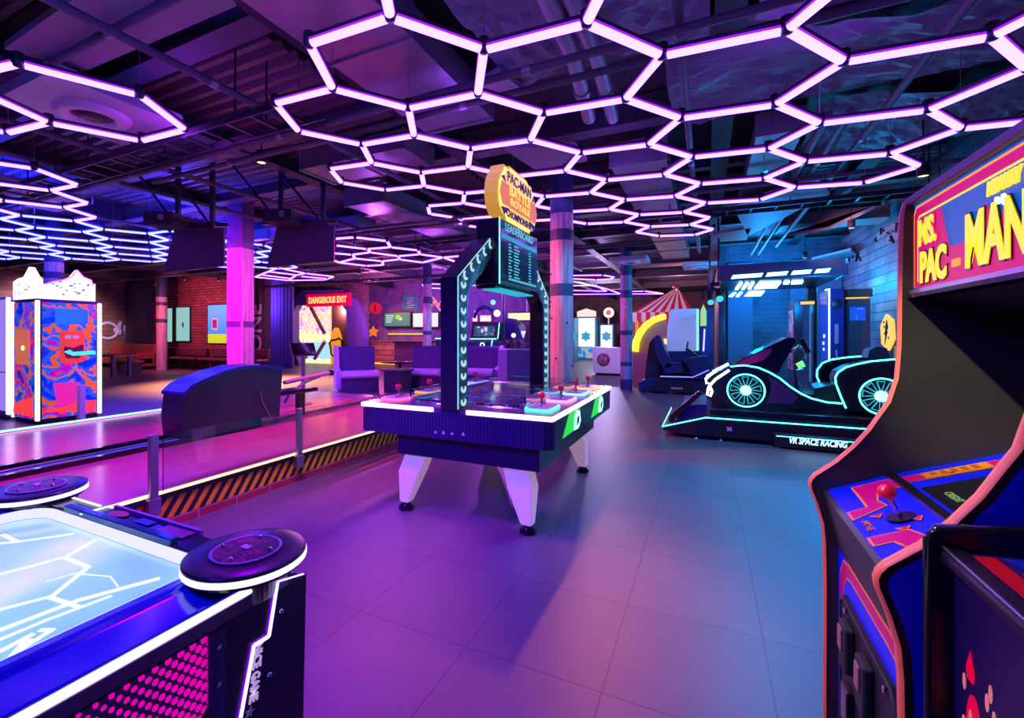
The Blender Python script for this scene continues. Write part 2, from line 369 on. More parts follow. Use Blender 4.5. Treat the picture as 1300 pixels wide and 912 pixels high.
# ceiling cassettes with a round grille
def cassette(c, s, label, rz=0.):
    t = thing('ceiling_air_conditioner', label, 'air conditioner', c, rz, 'square ceiling air conditioners')
    obj('casing', MB().prism(rrect(-s, s, -s, s, .06), 'z', 0, .09), m_cas, t, world=False, bevel=.012)
    obj('outlet_ring', MB().lathe([(s*.30, 0), (s*.34, -.035), (s*.52, -.035), (s*.56, 0)], n=32), white, t, world=False)
    obj('grille', MB().lathe([(.0, -.03), (s*.2, -.028), (s*.22, -.012), (s*.3, -.006)], n=24), darkmetal, t, world=False)
    return t
m_cas = mat('cassette_grey', (.5, .5, .56), .45)
cassette(gz(118, 146, 3.36), .5, 'pale square air conditioner with round outlet behind the upper left hexagon', 0)
cassette(gz(35, 252, 3.34), .55, 'pale square air conditioner with round outlet above the rows of hexagons at left', 0)
cassette(gz(800, 333, 3.3), .45, 'small pale square air conditioner far back beside the thin column')
cassette(gz(890, 340, 3.3), .45, 'small pale square air conditioner left of the racing canopy')
# ceiling tiles that catch light
PT = 'flat access panels under the ceiling'
for q, z, lab in [([(505, 270), (568, 284), (596, 288), (540, 291)], 3.3, 'dusty pink access panel with a small lamp above the left arch post'),
                  ([(600, 110), (635, 92), (668, 118), (620, 128)], 3.5, 'peach-lit triangular panel behind the second hexagon'),
                  ([(640, 190), (730, 186), (745, 205), (680, 216)], 3.36, 'plum coloured panel behind the yellow sign'),
                  ([(930, 262), (1040, 228), (1055, 246), (950, 300)], 3.3, 'blue-lit panel right of the hexagon lights'),
                  ([(905, 298), (953, 290), (948, 305), (904, 308)], 3.3, 'bright blue panel above the racing canopy'),
                  ([(1000, 300), (1060, 290), (1110, 265), (1050, 292)], 3.3, 'grey panel near the plank wall with a small lamp'),
                  ([(1030, 330), (1080, 318), (1090, 325), (1040, 340)], 3.2, 'dull panel just over the racing canopy'),
                  ([(5, 62), (75, 84), (105, 92), (300, 8), (285, -20), (120, -20)], 3.5, 'broad violet panel at the top left corner of the picture')]:
    thing_mesh('ceiling_panel', quadprism([gz(x, y, z) for x, y in q], z, z+.05), mat('panel_grey', (.34, .30, .33), .55), lab, 'ceiling panel', PT)
# little downlights
DL = 'small ceiling downlights'
def downlight(px, py, z, label, warm=True, r=.045):
    c = gz(px, py, z); t = thing('ceiling_spotlight', label, 'spotlight', c, 0, DL)
    obj('can', MB().lathe([(r, 0), (r*1.1, 0), (r*1.1, .13), (0, .14)], c, 16), matte, t)
    obj('lamp_face', MB().lathe([(0, .006), (r, .006)], c, 16), G_warm if warm else G_blue, t)
    obj('mount_rod', MB().cyl((c[0], c[1], c[2]+.13), (c[0], c[1], c[2]+.6), .008, n=6), matte, t)
for a in [(1172, 224, 3.05, 'downlight just left of the tall cabinet top'), (1081, 290, 3.15, 'downlight above the plank wall'), (1022, 328, 3.1, 'downlight over the racing canopy'),
          (332, 207, 3.3, 'tiny downlight in the dark ceiling above the hanging screens'), (197, 362, 3.1, 'far downlight left of the brick wall, outermost'), (234, 356, 3.1, 'far downlight above the left posters'), (278, 357, 3.1, 'far downlight above the blue and green poster'), (456, 348, 3.1, 'far downlight in front of the red exit sign')]:
    downlight(*a)
# round service can near image: hanging screens
for (x0, x1, yt, yb, d, lab) in [(212, 284, 290, 347, 6.3, 'dark hanging projection box left of the pink column'), (343, 424, 286, 340, 6.5, 'dark hanging projection box right of the pink column')]:
    def P(px, py, dd): k = (px-CX)/FPX; X = k*dd; return (X*cs-dd*sn, X*sn+dd*cs, EYE-(py-CY)/FPX*dd)
    A, B = P(x0, yt, d), P(x1, yt, d); zb = P(x0, yb, d)[2]; zt = A[2]
    t = thing('hanging_screen', lab, 'projection screen', ((A[0]+B[0])/2, (A[1]+B[1])/2, zb), 0, 'dark screens hung above the lanes')
    dirv = (Vector(B)-Vector(A)); L_ = dirv.length; u = dirv.normalized(); nrm = Vector((-u.y, u.x, 0))
    M = Matrix.Translation(Vector(((A[0]+B[0])/2, (A[1]+B[1])/2, 0))) @ Matrix.Rotation(math.atan2(u.y, u.x), 4, 'Z')
    obj('screen_sheet', MB().prism([(-L_/2-.05, zb), (L_/2, zb+.1), (L_/2, zt), (-L_/2+.1, zt)], 'y', 0, .04).xf(M), mat('screen_back', (.10, .06, .12), .6), t)
    for q, dz in ((-.25, -.05), (.1, .05)): obj('frame_bar', MB().box(-L_/2, L_/2, q, q+.05, zt+dz, zt+dz+.05).xf(M), darkmetal, t)
    for xx in (-L_/2+.15, L_/2-.15):
        obj('hanger', MB().box(xx-.025, xx+.025, -.03, .03, zt, 3.95).xf(M), darkmetal, t)
        obj('brace', MB().cyl((xx, 0, zt), (xx-.75, 0, 3.9), .018, n=6).xf(M), darkmetal, t)
    pr = MB().box(-.25, .1, -.65, -.3, zt-.1, zt+.06); obj('projector', pr.xf(M), matte, t, bevel=.01)
    obj('lens', MB().cyl((0, -.65, zt-.02), (0, -.7, zt-.02), .04, n=12).xf(M), chrome, t)

# ---------------------------------------------------------------- hexagon lights
def hex_fixture(label, edges, mt, side=None, r=.026, group='hexagon tube light fixtures', far=False):
    """edges: list of ((x,y,z),(x,y,z)); one suspended fixture of straight tubes and round joints"""
    cx = sum(a[0]+b[0] for a, b, *_ in edges)/(2*len(edges)); cy = sum(a[1]+b[1] for a, b, *_ in edges)/(2*len(edges))
    t = thing('hexagon_light', label, 'light fixture', (cx, cy, edges[0][0][2]), 0, group)
    edges = sorted(edges, key=lambda e: (e[0][0]+e[1][0])**2/4+(e[0][1]+e[1][1])**2/4)
    def seg(mb, hb, a, b):
        a, b = Vector(a), Vector(b); d = (b-a).normalized(); L_ = (b-a).length; sh = .028 if not far else .03
        p, q = a+d*sh, b-d*sh; u = Vector((-d.y, d.x, 0)).normalized(); up = Vector((0, 0, 1))
        n = 7; prof = [(u*math.cos(PI*i/n)*r*-1, -math.sin(PI*i/n)*r) for i in range(n+1)]
        vs = [p+x+up*z for x, z in prof]+[q+x+up*z for x, z in prof]
        k = n+1
        mb.add(vs, [(i, i+1, k+i+1, k+i) for i in range(n)]+[tuple(range(k))[::-1], tuple(range(k, 2*k))], 0, True)
        # violet halo of the tube built into glowing diffuser flanks, then the opaque spine
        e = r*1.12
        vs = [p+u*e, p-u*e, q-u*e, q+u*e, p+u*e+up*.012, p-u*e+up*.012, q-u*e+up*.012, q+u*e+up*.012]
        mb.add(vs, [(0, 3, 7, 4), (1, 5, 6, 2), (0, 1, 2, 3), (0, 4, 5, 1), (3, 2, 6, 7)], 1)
        vs = [p+u*e+up*.012, p-u*e+up*.012, q-u*e+up*.012, q+u*e+up*.012, p+u*e+up*.032, p-u*e+up*.032, q-u*e+up*.032, q+u*e+up*.032]
        mb.add(vs, [(0, 4, 5, 1), (3, 2, 6, 7), (0, 3, 7, 4), (1, 5, 6, 2), (4, 7, 6, 5), (0, 1, 2, 3)], 2)
    mats_for = lambda e: [e[2] if len(e) > 2 else mt, side or G_side, darkmetal]
    rest = {}
    for i, e in enumerate(edges):
        if i < 100 and not far:
            mb = MB(); seg(mb, None, e[0], e[1]); obj('light_tube', mb, mats_for(e), t)
        elif far:
            mb = MB(); seg(mb, None, e[0], e[1]); obj('light_tube', mb, mats_for(e), t)
        else:
            k = e[2] if len(e) > 2 else mt
            rest.setdefault(k.name, (k, MB())); seg(rest[k.name][1], None, e[0], e[1])
    for k, mb in rest.values():
        o = obj('light_tube', mb, [k, side or G_side, darkmetal], t); o['kind'] = 'stuff'
    js = {}
    for e in edges:
        for p in e[:2]: js[(round(p[0], 2), round(p[1], 2))] = p
    js = sorted(js.values(), key=lambda p: p[0]**2+p[1]**2)
    rb = MB()
    for i, p in enumerate(js):
        if i < 99: obj('joint', MB().lathe([(0, -.026), (.024, -.022), (.032, .0), (.032, .06), (0, .062)], p, 10), darkmetal, t)
        else: rb.lathe([(0, -.022), (.028, -.018), (.03, .06), (0, .062)], p, 6)
    if rb.v: o = obj('joint', rb, darkmetal, t); o['kind'] = 'stuff'
    for i, p in enumerate(js[:200]):
        if i % 4 == 0: obj('suspension_wire', MB().cyl((p[0], p[1], p[2]+.06), (p[0], p[1], 3.98), .003, n=4), steel, t)
    return t
def lattice(O, A, B, hexes, ang0, matf=None):
    O, A, B = Vector(O), Vector(A), Vector(B); E_ = {}
    for (u0, v0) in hexes:
        vs = [(u0+math.cos(math.radians(ang0+60*k)), v0+math.sin(math.radians(ang0+60*k))) for k in range(6)]
        for k in range(6):
            a, b = vs[k], vs[(k+1) % 6]
            key = tuple(sorted([(round(a[0], 2)+0., round(a[1], 2)+0.), (round(b[0], 2)+0., round(b[1], 2)+0.)]))
            E_[key] = (tuple(O+A*a[0]+B*a[1]), tuple(O+A*b[0]+B*b[1])) + ((matf(u0, v0),) if matf else ())
    return list(E_.values())
r3 = 3**.5
rows = {-1: range(1, 5), 0: range(0, 5), 1: range(-1, 4), 2: range(-1, 4), 3: range(-2, 3), 4: range(-1, 2), 5: range(-2, 2), 6: (-2, 1)}
hx = [(r3*(i+j/2), 1.5*j) for j, r_ in rows.items() for i in r_]
E_main = lattice((-1.7093, 2.4212, 3.1014), (.521, .2444, -.0277), (-.2651, .4699, .028), hx, 30)
hex_fixture('large field of joined violet-white hexagon tubes over the joystick table and aisle', E_main, G_white)
hxB = []
for c in range(-8, 8):
    for r_ in range(-8, 16):
        v = r_+(c % 2)/2
        if v < (0 if c <= 0 else 2.9): continue
        P3 = Vector((-6.644, 2.2375, 3.1483))+Vector((.2985, .5062, -.0019))*(1.5*c)+Vector((-.4252, .2474, -.0032))*(r3*v)
        Xc = P3.x*cs+P3.y*sn; d = -P3.x*sn+P3.y*cs
        if d < .5: continue
        px, py = CX+FPX*Xc/d, CY-FPX*(P3.z-EYE)/d
        if px < -160 or px > 348 or py > 326+px*.035: continue
        hxB.append((1.5*c, r3*v))
E_B = lattice((-6.644, 2.2375, 3.1483), (.2985, .5062, -.0019), (-.4252, .2474, -.0032), hxB, 0, lambda u, v: G_white if v < 2.2*r3 else G_blue)
hex_fixture('wide field of joined blue-white hexagon tubes above the lanes and photo booth', E_B, G_blue, side=glow('tube_side_blue', (.06, .02, 1.0), 1.2))
def px_fixture(label, V_, E_, z, m=G_white, **k):
    return hex_fixture(label, [(gz(*V_[a], z), gz(*V_[b], z)) for a, b in E_], m, far=True, **k)
VA = dict(a=(23, 80), b=(177, 120), c=(235, 164), d=(180, 178), e=(62, 155), f=(-50, 104), g=(10, 168), h=(-70, 150), i=(-60, 100))
px_fixture('single elongated violet-white hexagon around the air conditioner at upper left', VA, ['ab', 'bc', 'cd', 'de', 'ef', 'eg', 'gh', 'ai'], 3.12)
VC = dict(a=(425.6, 302.6), b=(450.7, 300.7), c=(491, 305.5), d=(495.5, 313.4), e=(530.6, 317.4), f=(533, 322.4), g=(562.7, 326.5), h=(584, 324.6), i=(466, 315.8), j=(470, 320), k=(505.5, 324.8), l=(506.7, 328.9), m=(536.5, 333), n=(447, 323), o=(450.7, 327.7), p=(484.8, 331.3), q=(486.4, 336), r=(465, 337.2), s=(430.4, 333), t=(425.6, 311), u=(423, 321), v=(422, 329.6), w=(579, 332.4))
px_fixture('patch of joined violet-white hexagons behind the hanging boxes and left arch post', VC, ['ab', 'bc', 'cd', 'de', 'ef', 'fg', 'gh', 'di', 'it', 'ij', 'jn', 'nu', 'jk', 'kf', 'kl', 'lm', 'mg', 'no', 'os', 'op', 'pl', 'pq', 'qr', 'rs', 'sv', 'gw'], 3.1)
VD = dict(a=(324, 351.5), b=(353, 339.6), c=(387.5, 346.8), d=(424.5, 351), e=(412.5, 355), f=(367, 355.8), g=(341, 344.4), h=(376.8, 349), i=(369.6, 353.4), j=(331.5, 348.6), k=(381.5, 350.5), l=(415, 353.5))
px_fixture('oval patch of far violet-white hexagons low behind the pink column', VD, ['ab', 'bc', 'cd', 'de', 'ef', 'fa', 'gh', 'hc', 'hi', 'ji', 'kl', 'if'], 3.1)
VF = dict(a=(700, 350), b=(765, 349), c=(780, 351.6), d=(775, 354), e=(756, 355), f=(700, 352.5), g=(727, 357), h=(768, 366), i=(740, 359), j=(788, 373), k=(700, 374), l=(700, 363), m=(755, 362), n=(700, 368), o=(770, 369.5), p=(841, 373), q=(818, 369.5), r=(795, 370))
px_fixture('far patch of white-violet hexagons between the round column and thin column', VF, ['ab', 'bc', 'cd', 'de', 'ef', 'gh', 'gi', 'hj', 'jk', 'lm', 'no', 'mo', 'pj', 'pq', 'qr'], 3.1)
VG = dict(a=(536, 360), b=(560, 360.5), c=(585, 363), d=(560, 366), e=(538, 365), f=(605, 362))
px_fixture('small far patch of white-violet hexagons behind the left arch post', VG, ['ab', 'bc', 'cd', 'de', 'ea', 'cf'], 3.1)

# ---------------------------------------------------------------- columns
def ringmat(name, c1, c2, rough=.6, bands=()):
    m, N, L, P = nodes(name, rough)
    tc = N.new('ShaderNodeTexCoord'); sp = N.new('ShaderNodeSeparateXYZ'); L.new(tc.outputs['Object'], sp.inputs[0])
    mp = N.new('ShaderNodeMapping'); mp.inputs['Scale'].default_value = (14, 14, .8); L.new(tc.outputs['Object'], mp.inputs[0])
    nz = N.new('ShaderNodeTexNoise'); nz.inputs['Scale'].default_value = 2.; nz.inputs['Detail'].default_value = 7; L.new(mp.outputs[0], nz.inputs['Vector'])
    r = ramp(N, [(.3, tuple(c*.55 for c in c1)), (.5, c1), (.7, tuple(min(1, c*1.25) for c in c1))]); L.new(nz.outputs['Fac'], r.inputs[0])
    st = [(0, (0, 0, 0))]; H_ = 4.0
    for a, b in bands: st += [(a/H_, (1, 1, 1)), (b/H_, (0, 0, 0))]
    mm = N.new('ShaderNodeMath'); mm.operation = 'DIVIDE'; mm.inputs[1].default_value = H_; L.new(sp.outputs[2], mm.inputs[0])
    r2 = ramp(N, st, True); L.new(mm.outputs[0], r2.inputs[0])
    mx = N.new('ShaderNodeMix'); mx.data_type = 'RGBA'; mx.inputs[7].default_value = (*c2, 1)
    L.new(r2.outputs[0], mx.inputs[0]); L.new(r.outputs[0], mx.inputs[6]); L.new(mx.outputs[2], P.inputs['Base Color'])
    bp = N.new('ShaderNodeBump'); bp.inputs['Strength'].default_value = .35; bp.inputs['Distance'].default_value = .02
    L.new(nz.outputs['Fac'], bp.inputs['Height']); L.new(bp.outputs['Normal'], P.inputs['Normal'])
    return m
m_colA = ringmat('weathered_timber', (.50, .36, .34), (.03, .06, .11), bands=((1.93, 2.08), (2.64, 2.78), (2.98, 4.0)))
m_colB = ringmat('timber_thin', (.42, .34, .36), (.03, .06, .12), bands=((0, .28), (.62, .72), (1.43, 1.55), (2.4, 2.6), (3.0, 4.0)))
def column(x, y, r, m, label, n=32, z1=4.0, knots=0):
    t = thing('round_column', label, 'column', (x, y, 0), 0, 'round timber columns')
    obj('shaft', MB().cyl((x, y, 0), (x, y, z1), r, n=n), m, t)
    rr = random.Random(int(x*100))
    for k in range(knots):
        a = rr.uniform(-PI, 0); z = rr.uniform(.3, 2.9)
        c = Vector((x+r*math.cos(a), y+r*math.sin(a), z)); d = Vector((math.cos(a), math.sin(a), 0))
        obj('bolt', MB().cyl(c-d*.01, c+d*.012, .013, n=8), matte, t)
    return t
cA = (-1.66, 5.88)
tA = column(*cA, .145, m_colA, 'thick round timber column with dark painted top behind the joystick table', 40, knots=14)
tB = column(-1.89, 12.83, .15, m_colB, 'thin-looking round column with dark blue bands in front of the white counter', 24, knots=6)
column(-19.99, 11.5, .2, m_colA, 'far round column in front of the left posters', 16)
column(-6.6-1.1, 12.3, .14, m_colB, 'slim column lit magenta and blue before the wall televisions', 16)
column(-12.46, 4.96, .16, m_colA, 'round column partly hidden behind the photo booth top', 16)
column(-8.6, 27.5, .2, m_colB, 'farthest column, beside the game kiosks at the back', 16)
# square pink column
sq = (-7.5, 5.68)
t = thing('square_column', 'square column glowing pink behind the ball return', 'column', (*sq, 0))
M = Matrix.Translation((*sq, 0)) @ Matrix.Rotation(YAW*.6, 4, 'Z')
m_sq = ringmat('pale_plaster', (.55, .45, .5), (.10, .08, .2), bands=((1.57, 1.68), (2.97, 4.0)))
obj('shaft', MB().box(-.16, .16, -.16, .16, 0, 4.0).xf(M), m_sq, t, bevel=.01)
obj('corner_strip', MB().box(.13, .165, -.168, -.155, 0, 2.95).xf(M), mat('pale_strip', (.7, .6, .7), .4), t)

# ---------------------------------------------------------------- bowling lanes
XS = -3.6                                   # the striped step
m_lane = brick('lane_boards', 'Y', 'X', (.40, .24, .25), (.36, .21, .22), (.22, .13, .14), bw=2.2, bh=.055, ms=.002, rough=.18, bump=.03, noise=False, spec=.6)
m_base = mat('platform_dark', (.04, .04, .05), .6)
struct('floor_platform', MB().box(-7.35, XS-.02, -4.5, 7.2, 0, .24), m_base)
def lane(x0, x1, label):
    t = thing('bowling_lane', label, 'bowling lane', ((x0+x1)/2, 0, .24), 0, 'polished bowling lanes')
    obj('lane_bed', MB().box(x0, x1, -4.5, 7.2, .24, .285), m_lane, t)
    return t
lane(-5.0, XS-.05, 'near polished lane running beside the hazard-striped step')
lane(-7.3, -5.42, 'far polished lane between the ball return and the photo booth')
m_haz = stripes('hazard_stripes', 'Y', 'Z', 10, -7, [(0, (.02, .018, .02)), (.5, (.95, .55, .02))], rough=.5)
m_rb = brick('red_kick_bricks', 'Y', 'Z', (.5, .04, .07), (.42, .03, .08), (.55, .30, .35), bw=.34, bh=.07, ms=.006)
t = thing('step_edge', 'low step edge with yellow and black hazard stripes along the near lane', 'step', (XS, 1.5, 0))
obj('striped_fascia', MB().box(XS-.02, XS, -4.5, 7.2, .075, .235), m_haz, t)
obj('brick_kickboard', MB().box(XS-.02, XS+.005, -4.5, 7.2, 0, .07), m_rb, t)
obj('trim_rail', MB().box(XS-.05, XS+.012, -4.5, 7.2, .235, .272), darkmetal, t)
obj('led_strip', MB().box(XS-.05, XS+.004, -4.5, 7.2, .272, .281), glow('step_led', (2.2, 1.3, .7), 1.), t)
t = thing('lane_divider', 'dark gutter channel between the two lanes leading to the ball return', 'gutter', (-5.2, 1, .24))
obj('channel', MB().box(-5.42, -5.0, -4.5, 3.3, .24, .275), black, t)
for x_, nm in ((-5.04, 'r'), (-5.42, 'l')): obj('rail', MB().box(x_, x_+.04, -4.5, 3.3, .275, .33), blackgloss, t)
obj('ball_track', MB().cyl((-5.17, -4.5, .30), (-5.17, 3.3, .30), .012, n=8), glow('track_blue', (.05, .12, 1.6), .7), t)
obj('ball_track', MB().cyl((-5.28, -4.5, .30), (-5.28, 3.3, .30), .012, n=8), steel, t)
t = thing('lane_edge_rail', 'black kerb rail with pale green light strip at the far side of the lanes', 'rail', (-7.4, 1, 0))
obj('kerb', MB().box(-7.5, -7.32, -4.5, 5.2, 0, .30), black, t)
obj('led_strip', MB().box(-7.45, -7.40, -4.5, 5.2, .30, .318), glow('led_mint', (.9, 2.2, 1.7), .8), t)
obj('inner_led', MB().box(-7.318, -7.30, -4.5, 5.2, .286, .297), glow('led_pinkish', (2.4, .5, 1.9), .8), t)

# ball return
Xb = -5.08
prof = [onX(*p, Xb) for p in [(233, 500), (243, 490), (262, 481), (285, 472), (308, 466), (330, 464), (359, 467)]]
prof = prof+[(4.42, .29), (3.15, .29), (3.12, .55)]
t = thing('ball_return', 'dark humped ball return housing between the two lanes', 'ball return', (-5.25, 3.8, .285))
m_br = mat('ball_return_side', (.008, .035, .055), .4)
obj('housing', MB().prism(prof, 'x', Xb-.36, Xb), m_br, t, bevel=.012)
top = prof[:7]
lid = [(y, z+.012) for y, z in top]+[(y, z-.03) for y, z in top[::-1]]
obj('top_cover', MB().prism(lid, 'x', Xb-.40, Xb+.012), mat('ball_return_cover', (.01, .02, .30), .3), t, bevel=.006)
c1 = prof[6]
obj('ball_rack', MB().box(Xb-.33, Xb-.02, 4.42, 5.15, .62, .68), blackgloss, t, bevel=.02)
obj('rack_leg', MB().box(Xb-.22, Xb-.14, 4.9, 5.0, .285, .62), black, t)
def H3(px, py, X): y, z = onX(px, py, X); return (X, y, z)
obj('cable', MB().tube([H3(330, 497, Xb+.01), H3(333, 510, Xb+.02), H3(340, 524, Xb+.02), H3(344, 531, Xb+.02)], .006, 6), steel, t)
obj('foot_bar', MB().cyl(H3(330, 535, Xb+.05), H3(362, 530, Xb+.05), .03, n=12), darkmetal, t)
# rail beside the ball return with its slanting strut and the console post
t = thing('approach_handrail', 'violet-lit metal handrail with a slanting strut behind the ball return', 'handrail', (-5.3, 5.5, .285))
m_hr = mat('satin_rail', (.42, .38, .5), .3, .7)
p1, p2 = H3(361, 486, -5.3), H3(420, 473, -5.3)
obj('rail_bar', MB().tube([p1, p2], .032, 10), m_hr, t)
obj('rail_end', MB().lathe([(0, -.05), (.05, -.04), (.055, .03), (0, .05)], p2, 12), black, t)
obj('strut', MB().tube([H3(361, 512, -5.3), H3(368, 501, -5.3), H3(384, 487, -5.3), H3(406, 478, -5.3)], .02, 8), m_hr, t)
c0 = gz(385, 513, .285)
t = thing('score_console', 'slim post holding a tilted scoring touchscreen beside the near lane', 'scoring console', c0)
obj('post', MB().cyl(c0, (c0[0], c0[1], 1.14), .035, n=14), m_hr, t)
obj('base_plate', MB().cyl(c0, (c0[0], c0[1], .30), .14, n=20), steel, t)
M = Matrix.Translation((c0[0], c0[1], 1.2)) @ Matrix.Rotation(1.1, 4, 'Z') @ Matrix.Rotation(-.7, 4, 'X')
obj('touchscreen', MB().box(-.2, .2, -.02, .02, -.13, .13).xf(M), blackgloss, t, bevel=.008)
# glass guard along the step
t = thing('glass_guard', 'low clear glass guard on two steel posts along the striped step', 'glass railing', (XS, 2.7, 0))
m_glass = mat('clear_glass', (.85, .9, .95), .02, trans=1., var=0.)
for (px, pf) in ((196, 655), (381, 594)):
    y0_, z0_ = onX(px, pf, XS+.05); z0_ = max(z0_, .03)
    p = MB().box(XS+.01, XS+.06, y0_-.045, y0_+.045, z0_, z0_+.12); obj('clamp', p, steel, t, bevel=.006)
    obj('post', MB().box(XS+.015, XS+.055, y0_-.03, y0_+.03, z0_+.1, .73), steel, t, bevel=.006)
obj('glass_pane', MB().box(XS+.03, XS+.042, 2.06, 6.9, .30, .715), m_glass, t)
for (px, py, X) in ((104, 528, -8.3), (238, 488, -8.6)):
    y, z = onX(px, py, X)
t = thing('short_bollard', 'short square pink bollard behind the ball return', 'bollard', gz(236, 525, 0))
b_ = gz(236, 525, 0); obj('post', MB().box(b_[0]-.035, b_[0]+.035, b_[1]-.035, b_[1]+.035, 0, .55), white, t, bevel=.008)
obj('foot', MB().box(b_[0]-.08, b_[0]+.08, b_[1]-.08, b_[1]+.08, 0, .012), steel, t)
t = thing('short_bollard', 'short square bollard in front of the photo booth', 'bollard', gz(103, 536, 0))
b_ = gz(103, 536, 0); obj('post', MB().box(b_[0]-.045, b_[0]+.045, b_[1]-.045, b_[1]+.045, 0, .62), white, t, bevel=.008)
obj('foot', MB().box(b_[0]-.09, b_[0]+.09, b_[1]-.09, b_[1]+.09, 0, .012), steel, t)

# ---------------------------------------------------------------- joystick table
TX0, TX1, TY0, TY1, TZ = -2.54, -.93, 3.06, 5.18, .885
t = thing('joystick_table', 'large black multi-player arcade table with glowing rim, four white legs and a lit arch', 'arcade table', (-1.73, 4.12, 0))
m_tb = mat('table_black', (.03, .03, .07), .3, spec=.6)
m_tf = stripes('table_grille', 'X', 'X', 35, 0, [(0, (.02, .02, .06)), (.5, (.035, .035, .10))], rough=.3)
obj('upper_body', MB().prism([(TX0, TY0), (TX1-.06, TY0), (TX1, TY0+.06), (TX1, TY1), (TX0, TY1)], 'z', .66, TZ-.03), m_tf, t, bevel=.006)
obj('lower_body', MB().box(TX0+.26, TX1-.13, TY0+.12, TY1-.2, .47, .66), m_tb, t, bevel=.008)
obj('table_top', MB().prism(rrect(TX0, TX1, TY0, TY1, .05), 'z', TZ-.03, TZ+.012), mat('table_top_violet', (.08, .05, .12), .22), t)
L0 = TZ-.024
for a in [(TX0-.012, -1.86, TY0-.014, TY0+.01), (-1.58, TX1+.012, TY0-.014, TY0+.01), (TX1-.01, TX1+.014, TY0, TY1), (TX0-.014, TX0+.01, TY0, TY1), (TX0, TX1, TY1-.01, TY1+.014)]:
    obj('led_rim', MB().box(*a, L0, L0+.034), G_pinkw, t, bevel=.008)
# sunken playfield screen with glass wind-guard
obj('playfield_screen', MB().box(-2.2, -1.26, TY0+.3, TY1-.3, TZ+.012, TZ+.02), mosaic('playfield_image', [(0, (.005, .005, .02)), (.52, (.01, .015, .05)), (.60, (.05, .25, .5)), (.64, (.01, .01, .04)), (.70, (.3, .3, .6))], 7, .5, rough=.06, warp=1.5), t)
obj('screen_frame', MB().box(-2.24, -2.2, TY0+.26, TY1-.26, TZ+.012, TZ+.035), steel, t); obj('screen_frame', MB().box(-1.26, -1.22, TY0+.26, TY1-.26, TZ+.012, TZ+.035), steel, t)
for a in [(-2.24, -1.22, TY0+.26, TY0+.27), (-2.24, -1.22, TY1-.27, TY1-.26), (-2.25, -2.24, TY0+.26, TY1-.26), (-1.22, -1.21, TY0+.26, TY1-.26)]:
    obj('glass_guard', MB().box(*a, TZ+.035, TZ+.10), m_glass, t)
cols = [glow('pad_cyan', (.2, 2., 1.8), .9), glow('pad_pink', (2.4, .6, 2.0), .9), glow('pad_blue', (.5, 1.2, 2.6), .9), glow('pad_orange', (2.6, .9, .3), .9), glow('pad_red', (2.6, .25, .7), .9), G_orange, G_pinkw, G_blue]
ys = [3.35, 3.86, 4.36, 4.86]
for s_, X in ((0, -1.09), (1, -2.38)):
    for k, y in enumerate(ys):
        o = obj('control_pad', MB().prism(rrect(X-.1, X+.1, y-.15, y+.15, .04), 'z', TZ+.012, TZ+.03), [cols[(k+4*s_) % 8]], t)
        obj('pad_face', MB().prism(rrect(X-.082, X+.082, y-.132, y+.132, .03), 'z', TZ+.03, TZ+.036), mat('pad_face_%d' % s_, (.55, .3, .5) if s_ else (.35, .25, .5), .3), o)
        obj('joystick', MB().lathe([(.03, .036), (.012, .044), (.008, .05), (.008, .095)], (X, y-.02, TZ), 12), chrome, o)
        obj('joystick_knob', MB().ball((X, y-.02, TZ+.115), .027), redball, o)
        for dy in (.05, .09): obj('button', MB().cyl((X-.02, y+dy, TZ+.034), (X-.02, y+dy, TZ+.046), .015, n=14), redball, o)
# green glowing coin windows on the right side
for y in (3.62, 4.55):
    obj('coin_window', MB().prism([(y-.30, .70), (y+.2, .70), (y+.2, .85), (y-.12, .85)], 'x', TX1, TX1+.004), glow('green_window', (.02, .75, .05), 1.), t)
    obj('emblem_panel', MB().prism([(y+.0, .705), (y+.12, .70), (y+.2, .75), (y+.17, .83), (y+.08, .85), (y+.02, .80)], 'x', TX1+.004, TX1+.012), glow('green_white', (.9, 2.2, 1.5), .8), t)
    obj('emblem_arrow', MB().prism([(y+.06, .73), (y+.12, .75), (y+.14, .80), (y+.08, .79)], 'x', TX1+.012, TX1+.016), navy, t)
# icons on the front
for k, px in enumerate((553, 563, 574, 588)):
    x, z = onY(px, 549+k, TY0)
    sh = [(0, .02), (.012, -.008), (-.012, -.008)] if k % 2 else [(0.01*math.cos(a*PI/3), .01*math.sin(a*PI/3)) for a in range(6)]
    obj('front_icon', MB().prism([(x+a, z+b) for a, b in sh], 'y', TY0-.004, TY0), white, t)
